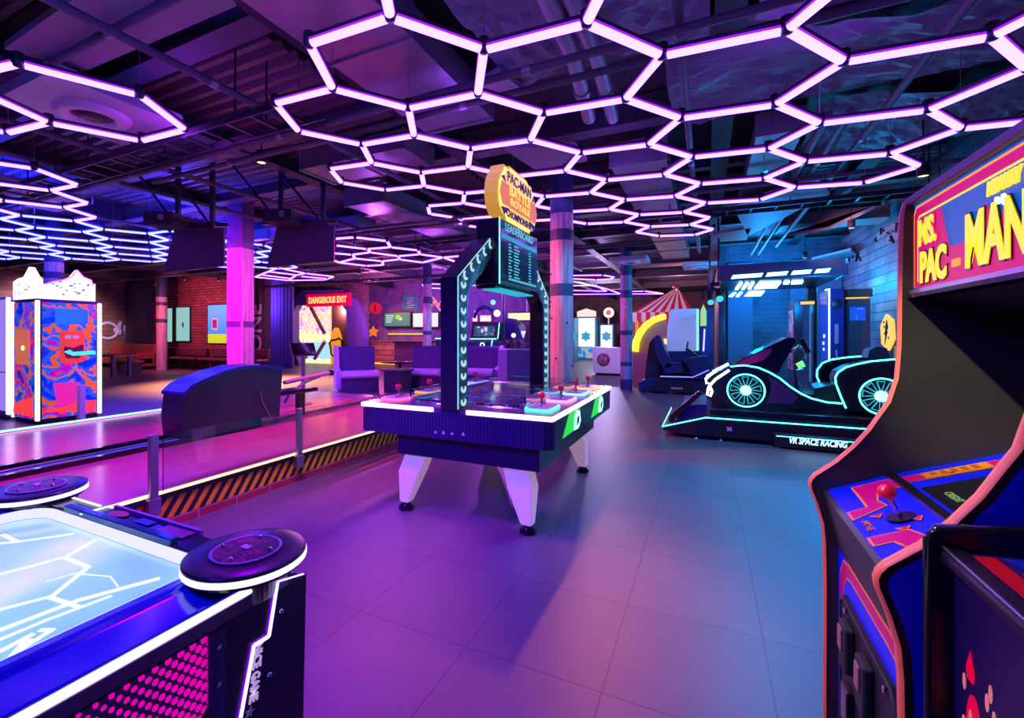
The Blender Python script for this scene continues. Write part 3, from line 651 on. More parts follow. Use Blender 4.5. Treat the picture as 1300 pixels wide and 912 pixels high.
# legs
m_leg = mat('leg_white', (.82, .72, .80), .35, emit=(.9, .5, .75), es=.32)  # glow put into the leg colour to lift its brightness
def leg(fx, fy, sx, sy):
    m = MB(); zt, zb = .47, .06
    tx, ty = fx-sx*.10, fy-sy*.06
    A = [(tx-.10, ty-.08, zt), (tx+.10, ty-.08, zt), (tx+.10, ty+.08, zt), (tx-.10, ty+.08, zt)]
    Mv = [(tx-.10+sx*.05, ty-.08+sy*.03, .32), (tx+.10+sx*.05, ty-.08+sy*.03, .32), (tx+.10+sx*.05, ty+.08+sy*.03, .32), (tx-.10+sx*.05, ty+.08+sy*.03, .32)]
    B = [(fx-.045, fy-.045, zb), (fx+.045, fy-.045, zb), (fx+.045, fy+.045, zb), (fx-.045, fy+.045, zb)]
    m.add(B+Mv+A, [(3, 2, 1, 0), (8, 9, 10, 11)]+[(i, (i+1) % 4, 4+(i+1) % 4, 4+i) for i in range(4)]+[(4+i, 4+(i+1) % 4, 8+(i+1) % 4, 8+i) for i in range(4)])
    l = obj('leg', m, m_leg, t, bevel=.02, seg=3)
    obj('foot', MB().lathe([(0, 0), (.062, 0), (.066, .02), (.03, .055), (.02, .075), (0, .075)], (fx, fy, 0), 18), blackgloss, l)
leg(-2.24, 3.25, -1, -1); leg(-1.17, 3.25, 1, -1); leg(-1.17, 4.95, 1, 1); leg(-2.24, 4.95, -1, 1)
# arch: two posts bending in to the hanging display
XA0, XA1 = -1.79, -1.64
def yz(*pts): return [onX(*p, -1.64) for p in pts]
yc = (TY0+TY1)/2
outer = [(3.05, .87), (3.05, 1.88), (3.60, 2.27), (3.66, 2.27)]; inner = [(3.66, 2.10), (3.24, 1.80), (3.20, 1.72), (3.20, .87)]
m_arch = mat('arch_black', (.015, .015, .03), .25)
G_ch = glow('chevron_white_cyan', (.45, .75, .85), 1.)
m_ap = mosaic('arch_panel', [(0, (.005, .02, .04)), (.5, (.01, .06, .09)), (.6, (.02, .18, .22))], 9, .5, warp=1)
for sg in (1, -1):
    fl = (lambda p: p) if sg == 1 else (lambda p: (2*yc-p[0], p[1]))
    o = obj('arch_post', MB().prism([fl(p) for p in outer+inner], 'x', XA0, XA1), m_arch, t, bevel=.006)
    o2 = obj('side_panel', MB().prism([fl(p) for p in [(3.05, .90), (3.05, 1.86), (3.60, 2.24), (3.66, 2.24), (3.66, 2.13), (3.22, 1.81), (3.18, 1.73), (3.18, .90)]], 'x', XA1, XA1+.006), m_ap, o)
    for edge in ([(3.03, .90), (3.03, 1.875), (3.60, 2.26)],):
        obj('edge_light', MB().tube([(XA1+.008, *fl(p)) for p in edge], .005, 6), glow('edge_cyan_dim', (.3, .8, .9), 1.), o)
    path = [(3.115, .95+.098*k, 0) for k in range(10)]+[(3.15+.115*k, 1.90+.078*k, 1) for k in range(5)]
    for (y, z, kd) in path:
        a = 0 if kd == 0 else -.98
        c = []
        for q in range(9):
            th = PI+PI*q/8; c.append((.038*math.cos(th), .036*math.sin(th)))
        c += [(.026*math.cos(PI+PI*q/8), .015+.030*math.sin(PI+PI*q/8)) for q in range(8, -1, -1)]
        c = [(p[0]*math.cos(a)-p[1]*math.sin(a)+y, p[0]*math.sin(a)+p[1]*math.cos(a)+z) for p in c]
        obj('chevron_light', MB().prism([fl(p) for p in c], 'x', XA1+.006, XA1+.014), G_ch, o)
# display head
HY0, HY1, HZ0, HZ1, HX0, HX1 = 3.62, 4.62, 1.88, 2.44, -1.78, -1.56
hd = obj('display_head', MB().box(HX0, HX1, HY0, HY1, HZ0, HZ1), m_arch, t, bevel=.01)
obj('lower_box', MB().box(HX0-.02, HX1-.06, HY0+.05, HY1-.05, HZ0-.03, HZ0), m_arch, t, bevel=.01)
obj('under_light', MB().box(HX0+.03, HX1-.02, HY0+.08, HY1-.08, HZ0-.04, HZ0-.03), glow('under_cyan', (.02, .5, .65), .9), t)
scr = obj('leader_screen', MB().box(HX1, HX1+.006, HY0+.03, HY1-.03, HZ0+.03, HZ1-.01), mosaic('leader_bg', [(0, (.004, .008, .016)), (.5, (.006, .02, .035)), (.62, (.01, .06, .09))], 2, 1, rough=.1), t)
text('LEADERBOARD', .1, (HX1+.009, (HY0+HY1)/2-.02, HZ1-.06), (1, 0, 0), (0, 0, 1), glow('screen_cyan', (.15, .6, .7), .9), scr, wide=1.05)
obj('screen_band', MB().box(HX1+.006, HX1+.008, HY0+.04, HY1-.04, HZ1-.165, HZ1-.125), glow('band_cyan', (.02, .35, .5), .9), scr)
for k in range(11):
    z = HZ1-.2-k*.028
    for y, w_ in ((HY0+.2, .05+.02*((k*7) % 3)), (HY0+.33, .10+.02*((k*5) % 3)), (HY0+.72, .06+.02*((k*3) % 3))):
        obj('score_line', MB().box(HX1+.006, HX1+.008, y, y+w_, z, z+.012), glow('score_cyan', (.1, .6, .7), .8), scr)
obj('screen_foot_band', MB().box(HX1+.006, HX1+.008, HY0+.2, HY1-.06, HZ0+.05, HZ0+.07), glow('band_cyan2', (.05, .5, .7), .9), scr)
obj('edge_light', MB().box(HX1, HX1+.008, HY0+.0, HY0+.008, HZ0, HZ1), G_cyan, scr)
# yellow crest sign
sy = (3.50, 4.68)
def crest(g=0.):
    cx_, cz_ = 4.10, 2.71
    base = [(-.42, .30), (-.30, .30), (-.26, .33), (.26, .33), (.30, .30), (.42, .30), (.45, .24), (.50, .20), (.56, .10), (.58, -.02), (.55, -.13), (.48, -.20), (.38, -.22), (.36, -.27), (-.36, -.27), (-.38, -.22), (-.48, -.20), (-.55, -.13), (-.58, -.02), (-.56, .10), (-.50, .20), (-.45, .24)]
    return [(cx_+y*(1-g), cz_+z*(1-g*1.6)) for y, z in base]
sg_ = obj('crest_sign', MB().prism(crest(), 'x', -1.70, -1.58), mat('sign_gold_edge', (.5, .28, .04), .35, emit=(1.0, .5, .05), es=.5), t, bevel=.008)
obj('crest_face', MB().prism(crest(.05), 'x', -1.58, -1.572), glow('sign_cream', (1.5, 1.15, .22), .9), sg_)
obj('crest_inner', MB().prism(crest(.12), 'x', -1.572, -1.566), glow('sign_yellow', (1.2, .75, .12), .9), sg_)
obj('title_band', MB().prism([(3.62, 2.60), (4.62, 2.60), (4.66, 2.72), (4.60, 2.82), (3.60, 2.82), (3.55, 2.70)], 'x', -1.566, -1.56), glow('sign_orange', (.85, .20, .0), .9), sg_)
for pts in ([(3.58, 2.86), (3.70, 2.83), (3.66, 2.89)], [(4.62, 2.86), (4.50, 2.83), (4.54, 2.89)], [(3.58, 2.56), (3.80, 2.585), (3.66, 2.50)], [(4.62, 2.56), (4.40, 2.585), (4.54, 2.50)]):
    obj('ribbon_tip', MB().prism(pts, 'x', -1.566, -1.56), mat('sign_purple', (.06, .01, .16), .4), sg_)
m_sl = mat('sign_letters', (.10, .03, .12), .4); m_sy = glow('sign_letter_yellow', (1.5, 1.3, .3), 1.)
text('PAC-MAN', .15, (-1.562, 4.10, 2.90), (1, 0, 0), (0, 0, 1), m_sl, sg_, wide=1.1, bold=.003)
text('BATTLE', .125, (-1.556, 4.10, 2.765), (1, 0, 0), (0, 0, 1), glow('sign_letter_gold', (1.5, .75, .08), 1.), sg_, wide=1.5, bold=.003)
text('ROYALE', .10, (-1.556, 4.10, 2.66), (1, 0, 0), (0, 0, 1), MC['sign_letter_gold'], sg_, wide=1.6, bold=.002)
text('CHOMPIONSHIP', .10, (-1.562, 4.10, 2.53), (1, 0, 0), (0, 0, 1), m_sl, sg_, wide=1.05, bold=.003)
for o in [sg_]+list(sg_.children):
    for v in o.data.vertices: v.co.y = (v.co.y+.0)*.86+.02; v.co.z = (v.co.z-2.44)*.87+2.44

# ---------------------------------------------------------------- tall maze-game cabinet on the right
FAR, NEAR = 1.80, 1.14
front_prof = [(.520, 1.832), (.513, 1.80), (.511, 1.74), (.508, 1.415), (.502, 1.322), (.484, 1.251), (.466, 1.218), (.436, 1.161), (.400, 1.109), (.359, 1.060), (.306, 1.012), (.296, .998), (.292, .985), (.294, .969), (.311, .921), (.325, .865), (.329, .805), (.331, .676), (.330, .02)]
side = [(.541, 1.850)]+front_prof+[(1.12, .02), (1.12, 1.60), (.98, 1.85)]
t = thing('arcade_cabinet', 'tall blue upright arcade cabinet with orange edging and a maze-chase marquee at right', 'arcade cabinet', (.7, 1.47, 0))
m_in = mat('cabinet_inner_black', (.028, .027, .025), .5, var=.2)
m_blue = mat('cabinet_blue', (.0, .015, .85), .35, var=.05)
for (a, b, nm) in ((FAR-.02, FAR, 'far'), (NEAR, NEAR+.02, 'near')):
    sp_ = obj('side_panel', MB().prism(side, 'y', a, b), [m_in], t)
    # the blue painted outside with its black border line, and the orange edge moulding
    yo = b+.0005 if nm == 'far' else a-.0005
    cxm, czm = .72, 1.0
    inset = [(min(x+.014, 1.1), min(z-.004, 1.83)) if i < len(front_prof)+1 else (x-.02, z) for i, (x, z) in enumerate(side)]
    obj('side_art', MB().prism(inset, 'y', min(yo, yo+(.001 if nm == 'far' else -.001)), max(yo, yo+(.001 if nm == 'far' else -.001))), m_blue, sp_)
    ym = (a+b)/2
    ribbon = MB()
    pts = [(.60, 1.853), (.541, 1.853)]+front_prof
    for i in range(len(pts)-1):
        (x0, z0), (x1, z1) = pts[i], pts[i+1]; dx, dz = x1-x0, z1-z0; L_ = math.hypot(dx, dz); nx, nz = dz/L_*.006, -dx/L_*.006
    outer_ = []
    for i, (x, z) in enumerate(pts):
        a0 = pts[max(0, i-1)]; a1_ = pts[min(len(pts)-1, i+1)]; dx, dz = a1_[0]-a0[0], a1_[1]-a0[1]; L_ = math.hypot(dx, dz)
        outer_.append((x+dz/L_*.006, z-dx/L_*.006))
    k = len(pts); vs = [(x, a-.002, z) for x, z in pts]+[(x, b+.002, z) for x, z in pts]+[(x, a+.002, z) for x, z in outer_]+[(x, b-.002, z) for x, z in outer_]
    fs = []
    for i in range(k-1): fs += [(2*k+i, 2*k+i+1, 3*k+i+1, 3*k+i), (i, i+1, 2*k+i+1, 2*k+i), (k+i, 3*k+i, 3*k+i+1, k+i+1)]
    obj('edge_moulding', MB().add(vs, fs, 0, True), orangeT, sp_)
    if nm == 'near':
        blob = [(.46, 1.03), (.50, 1.09), (.60, 1.16), (.75, 1.10), (.62, .95), (.5, .9)]
        obj('art_outline', MB().prism([(x*1.0-.015, z+.01) for x, z in blob], 'y', a-.002, a-.0015), black, sp_)
        obj('art_patch', MB().prism([((x-.6)*.92+.6, (z-1.03)*.92+1.03) for x, z in blob], 'y', a-.003, a-.002), mat('art_ochre', (.55, .28, .03), .4), sp_)
ya, yb = NEAR+.02, FAR-.02
obj('top_board', MB().box(.55, .98, ya, yb, 1.83, 1.845), m_in, t); obj('back_board', MB().box(1.08, 1.10, ya, yb, .05, 1.6), m_in, t)
obj('top_trim', MB().box(.518, .56, ya, yb, 1.822, 1.846), mat('trim_brown', (.10, .07, .08), .4), t, bevel=.004)
# marquee
mq = obj('marquee', MB().box(.537, .56, ya, yb, 1.572, 1.822), glow('marquee_blue', (.0, .10, .50), 1.), t)
XM = .5355
def mqp(name, pts, m, dx=0.): return obj(name, MB().prism(pts, 'x', XM-dx-.0008, XM-dx), m, mq)
E_mag = glow('marquee_magenta', (.62, .0, .13), 1.); E_yel = glow('marquee_yellow', (1.3, .85, .02), 1.); E_org = glow('marquee_orange', (1.2, .35, .02), 1.); E_bl = mat('marquee_black', (.01, .01, .01), .3)
mqp('marquee_border', [(1.772, 1.585), (1.772, 1.79), (1.755, 1.808), (1.17, 1.808), (1.17, 1.784), (1.74, 1.784), (1.752, 1.772), (1.752, 1.585)], E_mag)
mqp('marquee_line', [(1.777, 1.585), (1.777, 1.795), (1.757, 1.814), (1.17, 1.814), (1.17, 1.808), (1.755, 1.808), (1.772, 1.79), (1.772, 1.585)], E_org)
mqp('marquee_line', [(1.752, 1.60), (1.752, 1.772), (1.74, 1.784), (1.17, 1.784), (1.17, 1.779), (1.738, 1.779), (1.747, 1.77), (1.747, 1.60)], E_yel)
# magenta block lettering ground
mqp('letter_ground', [(1.742, 1.775), (1.60, 1.775), (1.57, 1.70), (1.55, 1.665), (1.20, 1.665), (1.18, 1.58), (1.742, 1.58)], E_mag, .001)
mqp('letter_ground', [(1.40, 1.66), (1.385, 1.735), (1.345, 1.66)], E_mag, .001); mqp('letter_ground', [(1.33, 1.66), (1.315, 1.735), (1.27, 1.66)], E_mag, .001)
def mtext(b, s_, y, z, m, wide=1., dx=.004, bold=.004, sh=0.): return text(b, s_, (XM-dx, y, z), (-1, 0, 0), (0, 0, 1), m, mq, wide=wide, bold=bold, shear=sh)
mtext('MS.', .098, 1.672, 1.727, E_mag, .80, .0025, .008); mtext('MS.', .098, 1.672, 1.727, E_yel, .80, .005, .003)
mtext('PAC', .115, 1.640, 1.630, E_bl, .74, .0025, .008); mtext('PAC', .115, 1.640, 1.630, E_yel, .74, .005, .004)
mtext('-', .11, 1.510, 1.630, E_org, 1.0, .005, .004)
mtext('MAN', .165, 1.345, 1.655, E_bl, .66, .0025, .009); mtext('MAN', .165, 1.345, 1.655, E_yel, .66, .005, .005)
mtext('MIDWAY', .040, 1.315, 1.755, E_yel, .72, .004, .002, .15)
mtext('Bally', .024, 1.325, 1.723, glow('marquee_white', (1.6, 1.6, 1.7), 1.), 1.0, .004, .0, .3)
obj('marquee_retainer', MB().box(.525, .537, ya, yb, 1.565, 1.578), mat('retainer_grey', (.25, .24, .32), .3, .5), t)
obj('marquee_foot', MB().box(.52, .57, ya, yb, 1.555, 1.566), blackgloss, t)
obj('speaker_board', MB().prism([(.57, 1.56), (.80, 1.50), (.80, 1.515), (.57, 1.575)], 'y', ya, yb), m_in, t)
# monitor bezel and glass
D0, D1, D2 = (.332, .972), (.483, 1.039), (.76, 1.142)
def slab(p, q, y0, y1, th=.012):
    return MB().prism([(p[0], p[1]), (q[0], q[1]), (q[0], q[1]-th), (p[0], p[1]-th)], 'y', y0, y1)
def on(p, q, u, dz=0.): return (p[0]+(q[0]-p[0])*u, p[1]+(q[1]-p[1])*u+dz)
def decal(name, a, b, pts, m, par, lift=.001, th=.0008):
    """flat print lying on the slope a-b; pts = (u along slope, y)"""
    vs = []
    for (u, y) in pts: x, z = on(a, b, u, lift); vs.append((x, y, z))
    n = len(vs); ar = sum(pts[i][0]*pts[(i+1) % n][1]-pts[(i+1) % n][0]*pts[i][1] for i in range(n))
    f = list(range(n)); f = f if ar > 0 else f[::-1]
    mb = MB().add(vs+[(x, y, z+th) for x, y, z in vs], [[i+n for i in f], f[::-1]])
    return obj(name, mb, m, par)
dk = obj('control_deck', slab(D0, D1, ya, yb), m_blue, t)
m_mag = mat('maze_magenta', (.62, .0, .17), .35, var=.04); m_or = mat('maze_orange', (.95, .30, .03), .35, var=.03)
def track(pts, m1=m_mag, m2=m_or):
    """maze corridor: polygon in (x, y) on the deck"""
    f = lambda P_: [((x-D0[0])/(D1[0]-D0[0]), y) for x, y in P_]
    c = (sum(p[0] for p in pts)/len(pts), sum(p[1] for p in pts)/len(pts))
    decal('maze_line', D0, D1, f(pts), m2, dk, .0008)
    ins = []
    n = len(pts)
    ar = sum(pts[i][0]*pts[(i+1) % n][1]-pts[(i+1) % n][0]*pts[i][1] for i in range(n)); sg = 1 if ar > 0 else -1
    for i in range(n):
        p0, p1, p2 = Vector(pts[i-1]), Vector(pts[i]), Vector(pts[(i+1) % n])
        d1, d2 = (p1-p0).normalized(), (p2-p1).normalized(); n1 = Vector((-d1.y, d1.x))*sg; n2 = Vector((-d2.y, d2.x))*sg
        b = n1+n2; k = .005/max(.3, (1+n1.dot(n2))); ins.append(tuple(p1+b*k))
    decal('maze_corridor', D0, D1, f(ins), m1, dk, .0016)
track([(.382, 1.743), (.482, 1.745), (.483, 1.66), (.425, 1.66), (.41, 1.60), (.418, 1.555), (.334, 1.505), (.334, 1.565), (.377, 1.575)])
track([(.334, 1.392), (.413, 1.394), (.440, 1.30), (.440, 1.17), (.41, 1.17), (.40, 1.26), (.378, 1.320), (.370, 1.345), (.334, 1.341)])
for k, (x, y) in enumerate([(.382, 1.50), (.440, 1.44), (.405, 1.40)]):
    r_ = .016; a = k*2.1+.6
    tri = [(x+r_*math.cos(a+q*2.094), y+r_*math.sin(a+q*2.094)) for q in range(3)]
    decal('arrow_mark', D0, D1, [((p-D0[0])/(D1[0]-D0[0]), q) for p, q in tri], m_or, dk, .0024)
    tri = [(x+r_*.6*math.cos(a+q*2.094), y+r_*.6*math.sin(a+q*2.094)) for q in range(3)]
    decal('arrow_centre', D0, D1, [((p-D0[0])/(D1[0]-D0[0]), q) for p, q in tri], redball, dk, .0036)
decal('dust_washer', D0, D1, [((.415+  .026*math.cos(a*PI/9)-D0[0])/(D1[0]-D0[0]), 1.462+.030*math.sin(a*PI/9)) for a in range(18)], black, dk, .004, .002)
sl = Vector((D1[0]-D0[0], 0, D1[1]-D0[1])).normalized(); nrm = Vector((-sl.z, 0, sl.x))
text('MOVE', .022, (.352, 1.455, .983), nrm, sl, m_or, dk, ext=.0008)
js_ = Vector((.415, 1.462, 1.012))
st = obj('joystick', MB().cyl(js_, js_+nrm*.05, .0055, n=10), chrome, t)
obj('joystick_knob', MB().ball(js_+nrm*.062, .019, 20), redball, st)
for (x, y) in ((.35, 1.49), (.352, 1.40), (.43, 1.50), (.435, 1.40)):
    zz = on(D0, D1, (x-D0[0])/(D1[0]-D0[0]))[1]; obj('deck_bolt', MB().ball((x, y, zz+.0005), .003, 8), chrome, dk)
bz = obj('monitor_bezel', slab(D1, D2, ya, yb), m_blue, t)
decal('bezel_band', D1, D2, [(.14, 1.775), (.26, 1.775), (.26, 1.17), (.14, 1.17)][:0] or [((.53-.483)/.277, 1.74), ((.66-.483)/.277, 1.74)][:0] or [(.02, 1.735), (.98, 1.735), (.98, 1.68), (.02, 1.68)], m_or, bz, .0008)
decal('bezel_band_inner', D1, D2, [(.0, 1.731), (.98, 1.731), (.98, 1.684), (.0, 1.684)], m_mag, bz, .0016)
decal('instruction_card', D1, D2, [(.18, 1.733), (.66, 1.733), (.66, 1.682), (.18, 1.682)], mat('card_orange', (.80, .32, .02), .4), bz, .0024)
for k in range(5): decal('card_line', D1, D2, [(.24+.075*k, 1.724), (.28+.075*k, 1.724), (.28+.075*k, 1.70-.002*k), (.24+.075*k, 1.70-.002*k)], mat('card_print', (.45, .12, .01), .5), bz, .0036)
decal('card_dot', D1, D2, [(.36, 1.698), (.39, 1.698), (.39, 1.69), (.36, 1.69)], black, bz, .0038)
decal('monitor_surround', D1, D2, [(.07, 1.625), (1.0, 1.625), (1.0, 1.30), (.07, 1.30)], blackgloss, bz, .0012)
decal('monitor_screen', D1, D2, [(.10, 1.60), (1.0, 1.60), (1.0, 1.32), (.10, 1.32)], mat('screen_off', (.01, .012, .014), .12), bz, .003)
sl2 = Vector((D2[0]-D1[0], 0, D2[1]-D1[1])).normalized(); n2 = Vector((-sl2.z, 0, sl2.x))
x_, z_ = on(D1, D2, .17, .004); text('CREDIT', .022, (x_, 1.52, z_), n2, sl2, glow('screen_green', (.35, .6, .15), .8), bz, ext=.0004); text('0', .022, (x_, 1.455, z_), n2, sl2, MC['screen_green'], bz, ext=.0004)
obj('divider_bar', MB().prism([(D1[0]-.012, D1[1]-.006), (D1[0]+.006, D1[1]), (D1[0]+.006, D1[1]+.010), (D1[0]-.012, D1[1]+.004)], 'y', ya, yb), blackgloss, t)
obj('monitor_hood', MB().prism([(.76, 1.13), (.80, 1.51), (.82, 1.51), (.78, 1.13)], 'y', ya, yb), mat('hood_dark', (.035, .035, .035), .3, spec=.6), t)
# apron, front door
obj('apron', MB().prism([(.332, .972), (.337, .97), (.37, .80), (.36, .80), (.322, .962)], 'y', ya, yb), mat('apron_black', (.02, .022, .025), .4), t)
fb = obj('front_board', MB().box(.36, .375, ya, yb, .03, .81), m_blue, t)
XF = .36
def fdec(name, pts, m, lift=0., par=None): return obj(name, MB().prism(pts, 'x', XF-lift-.001, XF-lift), m, par or fb)
o_out = [(1.757, .02), (1.757, .735), (1.715, .79), (1.66, .80), (1.30, .80), (1.20, .79), (1.185, .76), (1.185, .02)]
def scale_poly(P_, f): c = (1.47, .42); return [(c[0]+(y-c[0])*f[0], c[1]+(z-c[1])*f[1]) for y, z in P_]
fdec('frame_line', o_out, m_or, 0); fdec('frame_magenta', scale_poly(o_out, (.982, .985)), m_mag, .001); fdec('frame_line_inner', scale_poly(o_out, (.83, .91)), m_or, .002); fdec('frame_fill', scale_poly(o_out, (.81, .90)), m_blue, .003)
cd = obj('coin_door', MB().prism(scale_poly([(1.73, .06), (1.73, .70), (1.70, .74), (1.24, .74), (1.21, .70), (1.21, .06)], (.84, .91)), 'x', XF-.012, XF-.003), mat('coin_door_black', (.012, .012, .014), .5, bump=.15, bscale=200), t, bevel=.004)
obj('door_rim', MB().tube([(XF-.012, 1.69, .12), (XF-.012, 1.69, .68), (XF-.012, 1.66, .70), (XF-.012, 1.28, .70), (XF-.012, 1.25, .68), (XF-.012, 1.25, .12)], .005, 6), matte, cd)
for (y, z) in ((1.58, .62), (1.42, .62)):
    obj('coin_slot', MB().box(XF-.035, XF-.012, y-.035, y+.035, z-.07, z+.05), matte, cd, bevel=.006); obj('reject_button', MB().box(XF-.04, XF-.034, y-.018, y+.018, z-.02, z+.04), mat('coin_button', (.30, .13, .10), .3), cd, bevel=.003)
    obj('coin_return', MB().box(XF-.03, XF-.012, y-.03, y+.03, z-.22, z-.12), blackgloss, cd, bevel=.004)
obj('door_lock', MB().cyl((XF-.012, 1.50, .40), (XF-.028, 1.50, .40), .014, n=16), chrome, cd)
for (y, z) in ((1.62, .685), (1.30, .685), (1.34, .40), (1.64, .42)): obj('door_bolt', MB().cyl((XF-.012, y, z), (XF-.02, y, z), .008, n=12), chrome, cd)

# ---------------------------------------------------------------- dark cabinet in the bottom right corner
t = thing('arcade_cabinet', 'dark navy arcade cabinet with red bug art, cut off by the lower right corner', 'arcade cabinet', (.75, .8, 0))
side3 = [(.365, .02), (.359, 1.085), (.366, 1.10), (.50, 1.118), (.62, 1.75), (1.1, 1.75), (1.1, .02)]
for a in (1.105, .45):
    sp_ = obj('side_panel', MB().prism(side3, 'y', a, a+.02), mat('panel_blueblack', (.008, .008, .02), .3), t, bevel=.003)
    obj('edge_moulding', MB().tube([(.361, a+.01, .02), (.357, a+.01, 1.085), (.366, a+.01, 1.103), (.50, a+.01, 1.122)], .010, 8), blackgloss, sp_)
obj('top_board', MB().box(.62, 1.1, .47, 1.105, 1.73, 1.75), m_in, t)
obj('front_board', MB().box(.385, .40, .47, 1.105, .03, 1.052), mat('front_indigo', (.006, .001, .05), .4, var=.4, scale=2), t)
obj('deck_bullnose', MB().prism([(.368, 1.052), (.368, 1.068), (.378, 1.076), (.40, 1.078), (.40, 1.052)], 'y', .47, 1.105), mat('bullnose', (.008, .006, .014), .35), t, bevel=.003)
obj('deck_chrome_line', MB().cyl((.372, .47, 1.077), (.372, 1.105, 1.077), .0022, n=8), steel, t)
d3a, d3b = (.395, 1.072), (.70, 1.10)
dk3 = obj('control_deck', slab(d3a, d3b, .47, 1.105), mat('deck_violet', (.03, .01, .12), .35), t)
decal('deck_stripe', d3a, d3b, [(.03, 1.09), (.12, 1.09), (.12, .5), (.03, .5)], mat('deck_red', (.55, .005, .01), .35), dk3, .001)
decal('deck_patch', d3a, d3b, [(.14, 1.09), (.8, 1.09), (.6, .98), (.2, 1.02)], mat('deck_blue', (.01, .02, .4), .35), dk3, .001)
decal('deck_patch', d3a, d3b, [(.13, .95), (.4, .93), (.3, .75), (.13, .80)], MC['deck_red'], dk3, .001)
decal('deck_patch', d3a, d3b, [(.2, .90), (.26, .89), (.5, .70), (.42, .70)], mat('deck_salmon', (.8, .25, .2), .35), dk3, .002)
for (a_, b_) in (((.14, 1.03), (.9, .86)), ((.14, .97), (.9, .78))):
    decal('deck_line', d3a, d3b, [a_, (a_[0], a_[1]-.012), (b_[0], b_[1]-.012), b_], mat('deck_lilac', (.35, .2, .5), .4), dk3, .0025)
m_ra = mat('bug_red', (.85, .0, .04), .4, emit=(.8, 0, .03), es=.25); m_rp = mat('bug_peach', (.9, .35, .2), .4, emit=(.9, .3, .15), es=.15)
def ell(cy, cz, ry, rz, m, lift=0.):
    return obj('bug_art', MB().prism([(cy+ry*math.cos(a*PI/10), cz+rz*math.sin(a*PI/10)) for a in range(20)], 'x', .3845-lift, .385-lift), m, art)
art = obj('front_art', MB().prism([(1.06, .90), (1.045, .935), (1.03, .90), (1.035, .885), (1.055, .885)], 'x', .384, .385), m_ra, t)
ell(1.035, .80, .026, .068, m_ra); ell(1.043, .82, .006, .02, m_rp, .001); ell(1.036, .78, .006, .02, m_rp, .001)
for (y, z) in ((1.066, .872), (.995, .885), (.985, .905), (.975, .872), (1.068, .80), (.99, .78)): ell(y, z, .006, .014, m_rp)
cd = obj('coin_door', MB().prism(rrect(.60, .925, .30, .885, .05), 'x', .375, .385), mat('coin_door_dark', (.012, .012, .02), .4), t, bevel=.004)
obj('door_rim', MB().tube([(.375, y, z) for y, z in rrect(.62, .905, .32, .865, .05)], .006, 6, closed=True), matte, cd)
obj('blue_strip', MB().box(.372, .376, .875, .885, .45, .80), mat('strip_blue', (.03, .02, .5), .3, emit=(.05, .02, .8), es=.3), cd)

# ---------------------------------------------------------------- air hockey table
t = thing('air_hockey_table', 'air hockey table with glowing pale blue playfield and white light strips at lower left', 'air hockey table', (-1.75, -.3, 0))
HXR, HXL, HYF, HYN = -1.075, -2.43, 1.0, -1.6
m_hb = mat('hockey_body', (.012, .012, .05), .25, spec=.6)
obj('body', MB().box(HXL, HXR, HYN, HYF-.04, .12, .735), m_hb, t, bevel=.01)
obj('base', MB().box(HXL+.1, HXR-.1, HYN+.1, HYF-.14, 0, .12), matte, t)
# pink dotted side art
m, N, L, P = nodes('dotted_side', .3)
v = axes_vec(N, L, 'Y', 'Z'); sp = N.new('ShaderNodeSeparateXYZ'); L.new(v.outputs[0], sp.inputs[0])
def mth(op, a, b=None):
    q = N.new('ShaderNodeMath'); q.operation = op
    for i, x in enumerate((a, b)):
        if x is None: continue
        if isinstance(x, (int, float)): q.inputs[i].default_value = x
        else: L.new(x, q.inputs[i])
    return q.outputs[0]
Yw = mth('ADD', sp.outputs[0], -.3); u_ = mth('MULTIPLY', mth('ADD', sp.outputs[0], sp.outputs[1]), 36); w_ = mth('MULTIPLY', mth('SUBTRACT', sp.outputs[0], sp.outputs[1]), 36)
fu = mth('SUBTRACT', mth('FRACT', u_), .5); fw = mth('SUBTRACT', mth('FRACT', w_), .5)
dd = mth('SQRT', mth('ADD', mth('MULTIPLY', fu, fu), mth('MULTIPLY', fw, fw)))
# dots swell towards the corner pod
thr = mth('MINIMUM', mth('MULTIPLY', mth('ADD', sp.outputs[0], -.45), .78), .45)
on_ = mth('LESS_THAN', dd, thr)
mx = N.new('ShaderNodeMix'); mx.data_type = 'RGBA'; mx.inputs[6].default_value = (.02, .004, .06, 1); mx.inputs[7].default_value = (.9, .0, .45, 1); L.new(on_, mx.inputs[0])
L.new(mx.outputs[2], P.inputs['Base Color']); mx2 = N.new('ShaderNodeMix'); mx2.data_type = 'RGBA'; mx2.inputs[6].default_value = (.01, .002, .04, 1); mx2.inputs[7].default_value = (1., .0, .5, 1); L.new(on_, mx2.inputs[0])
L.new(mx2.outputs[2], P.inputs['Emission Color']); P.inputs['Emission Strength'].default_value = .75
# object space of the part follows the thing's origin, so the print is laid out from there
sd = obj('side_art', MB().prism([(HYN, .22), (HYN, .725), (.722, .725), (.722, .56), (.705, .54), (.722, .51), (.722, .22)], 'x', HXR, HXR+.004), m, t)
for n_ in N:
    pass
obj('side_bracket', MB().prism([(.722, .22), (.722, .725), (.765, .725), (.765, .22)], 'x', HXR, HXR+.010), mat('bracket_blue', (.05, .035, .22), .35), t, bevel=.002)
for z in (.69, .60, .51, .42, .33): obj('bracket_bolt', MB().cyl((HXR+.010, .744, z), (HXR+.016, .744, z), .006, n=10), chrome, t)
obj('side_light', MB().box(HXR-.012, HXR+.008, HYN, .955, .770, .784), glow('hockey_led', (1.1, .95, 1.3), 1.1), t, bevel=.004)
obj('side_light_base', MB().box(HXR-.03, HXR+.006, HYN, .96, .735, .768), mat('led_channel', (.15, .1, .3), .35), t)
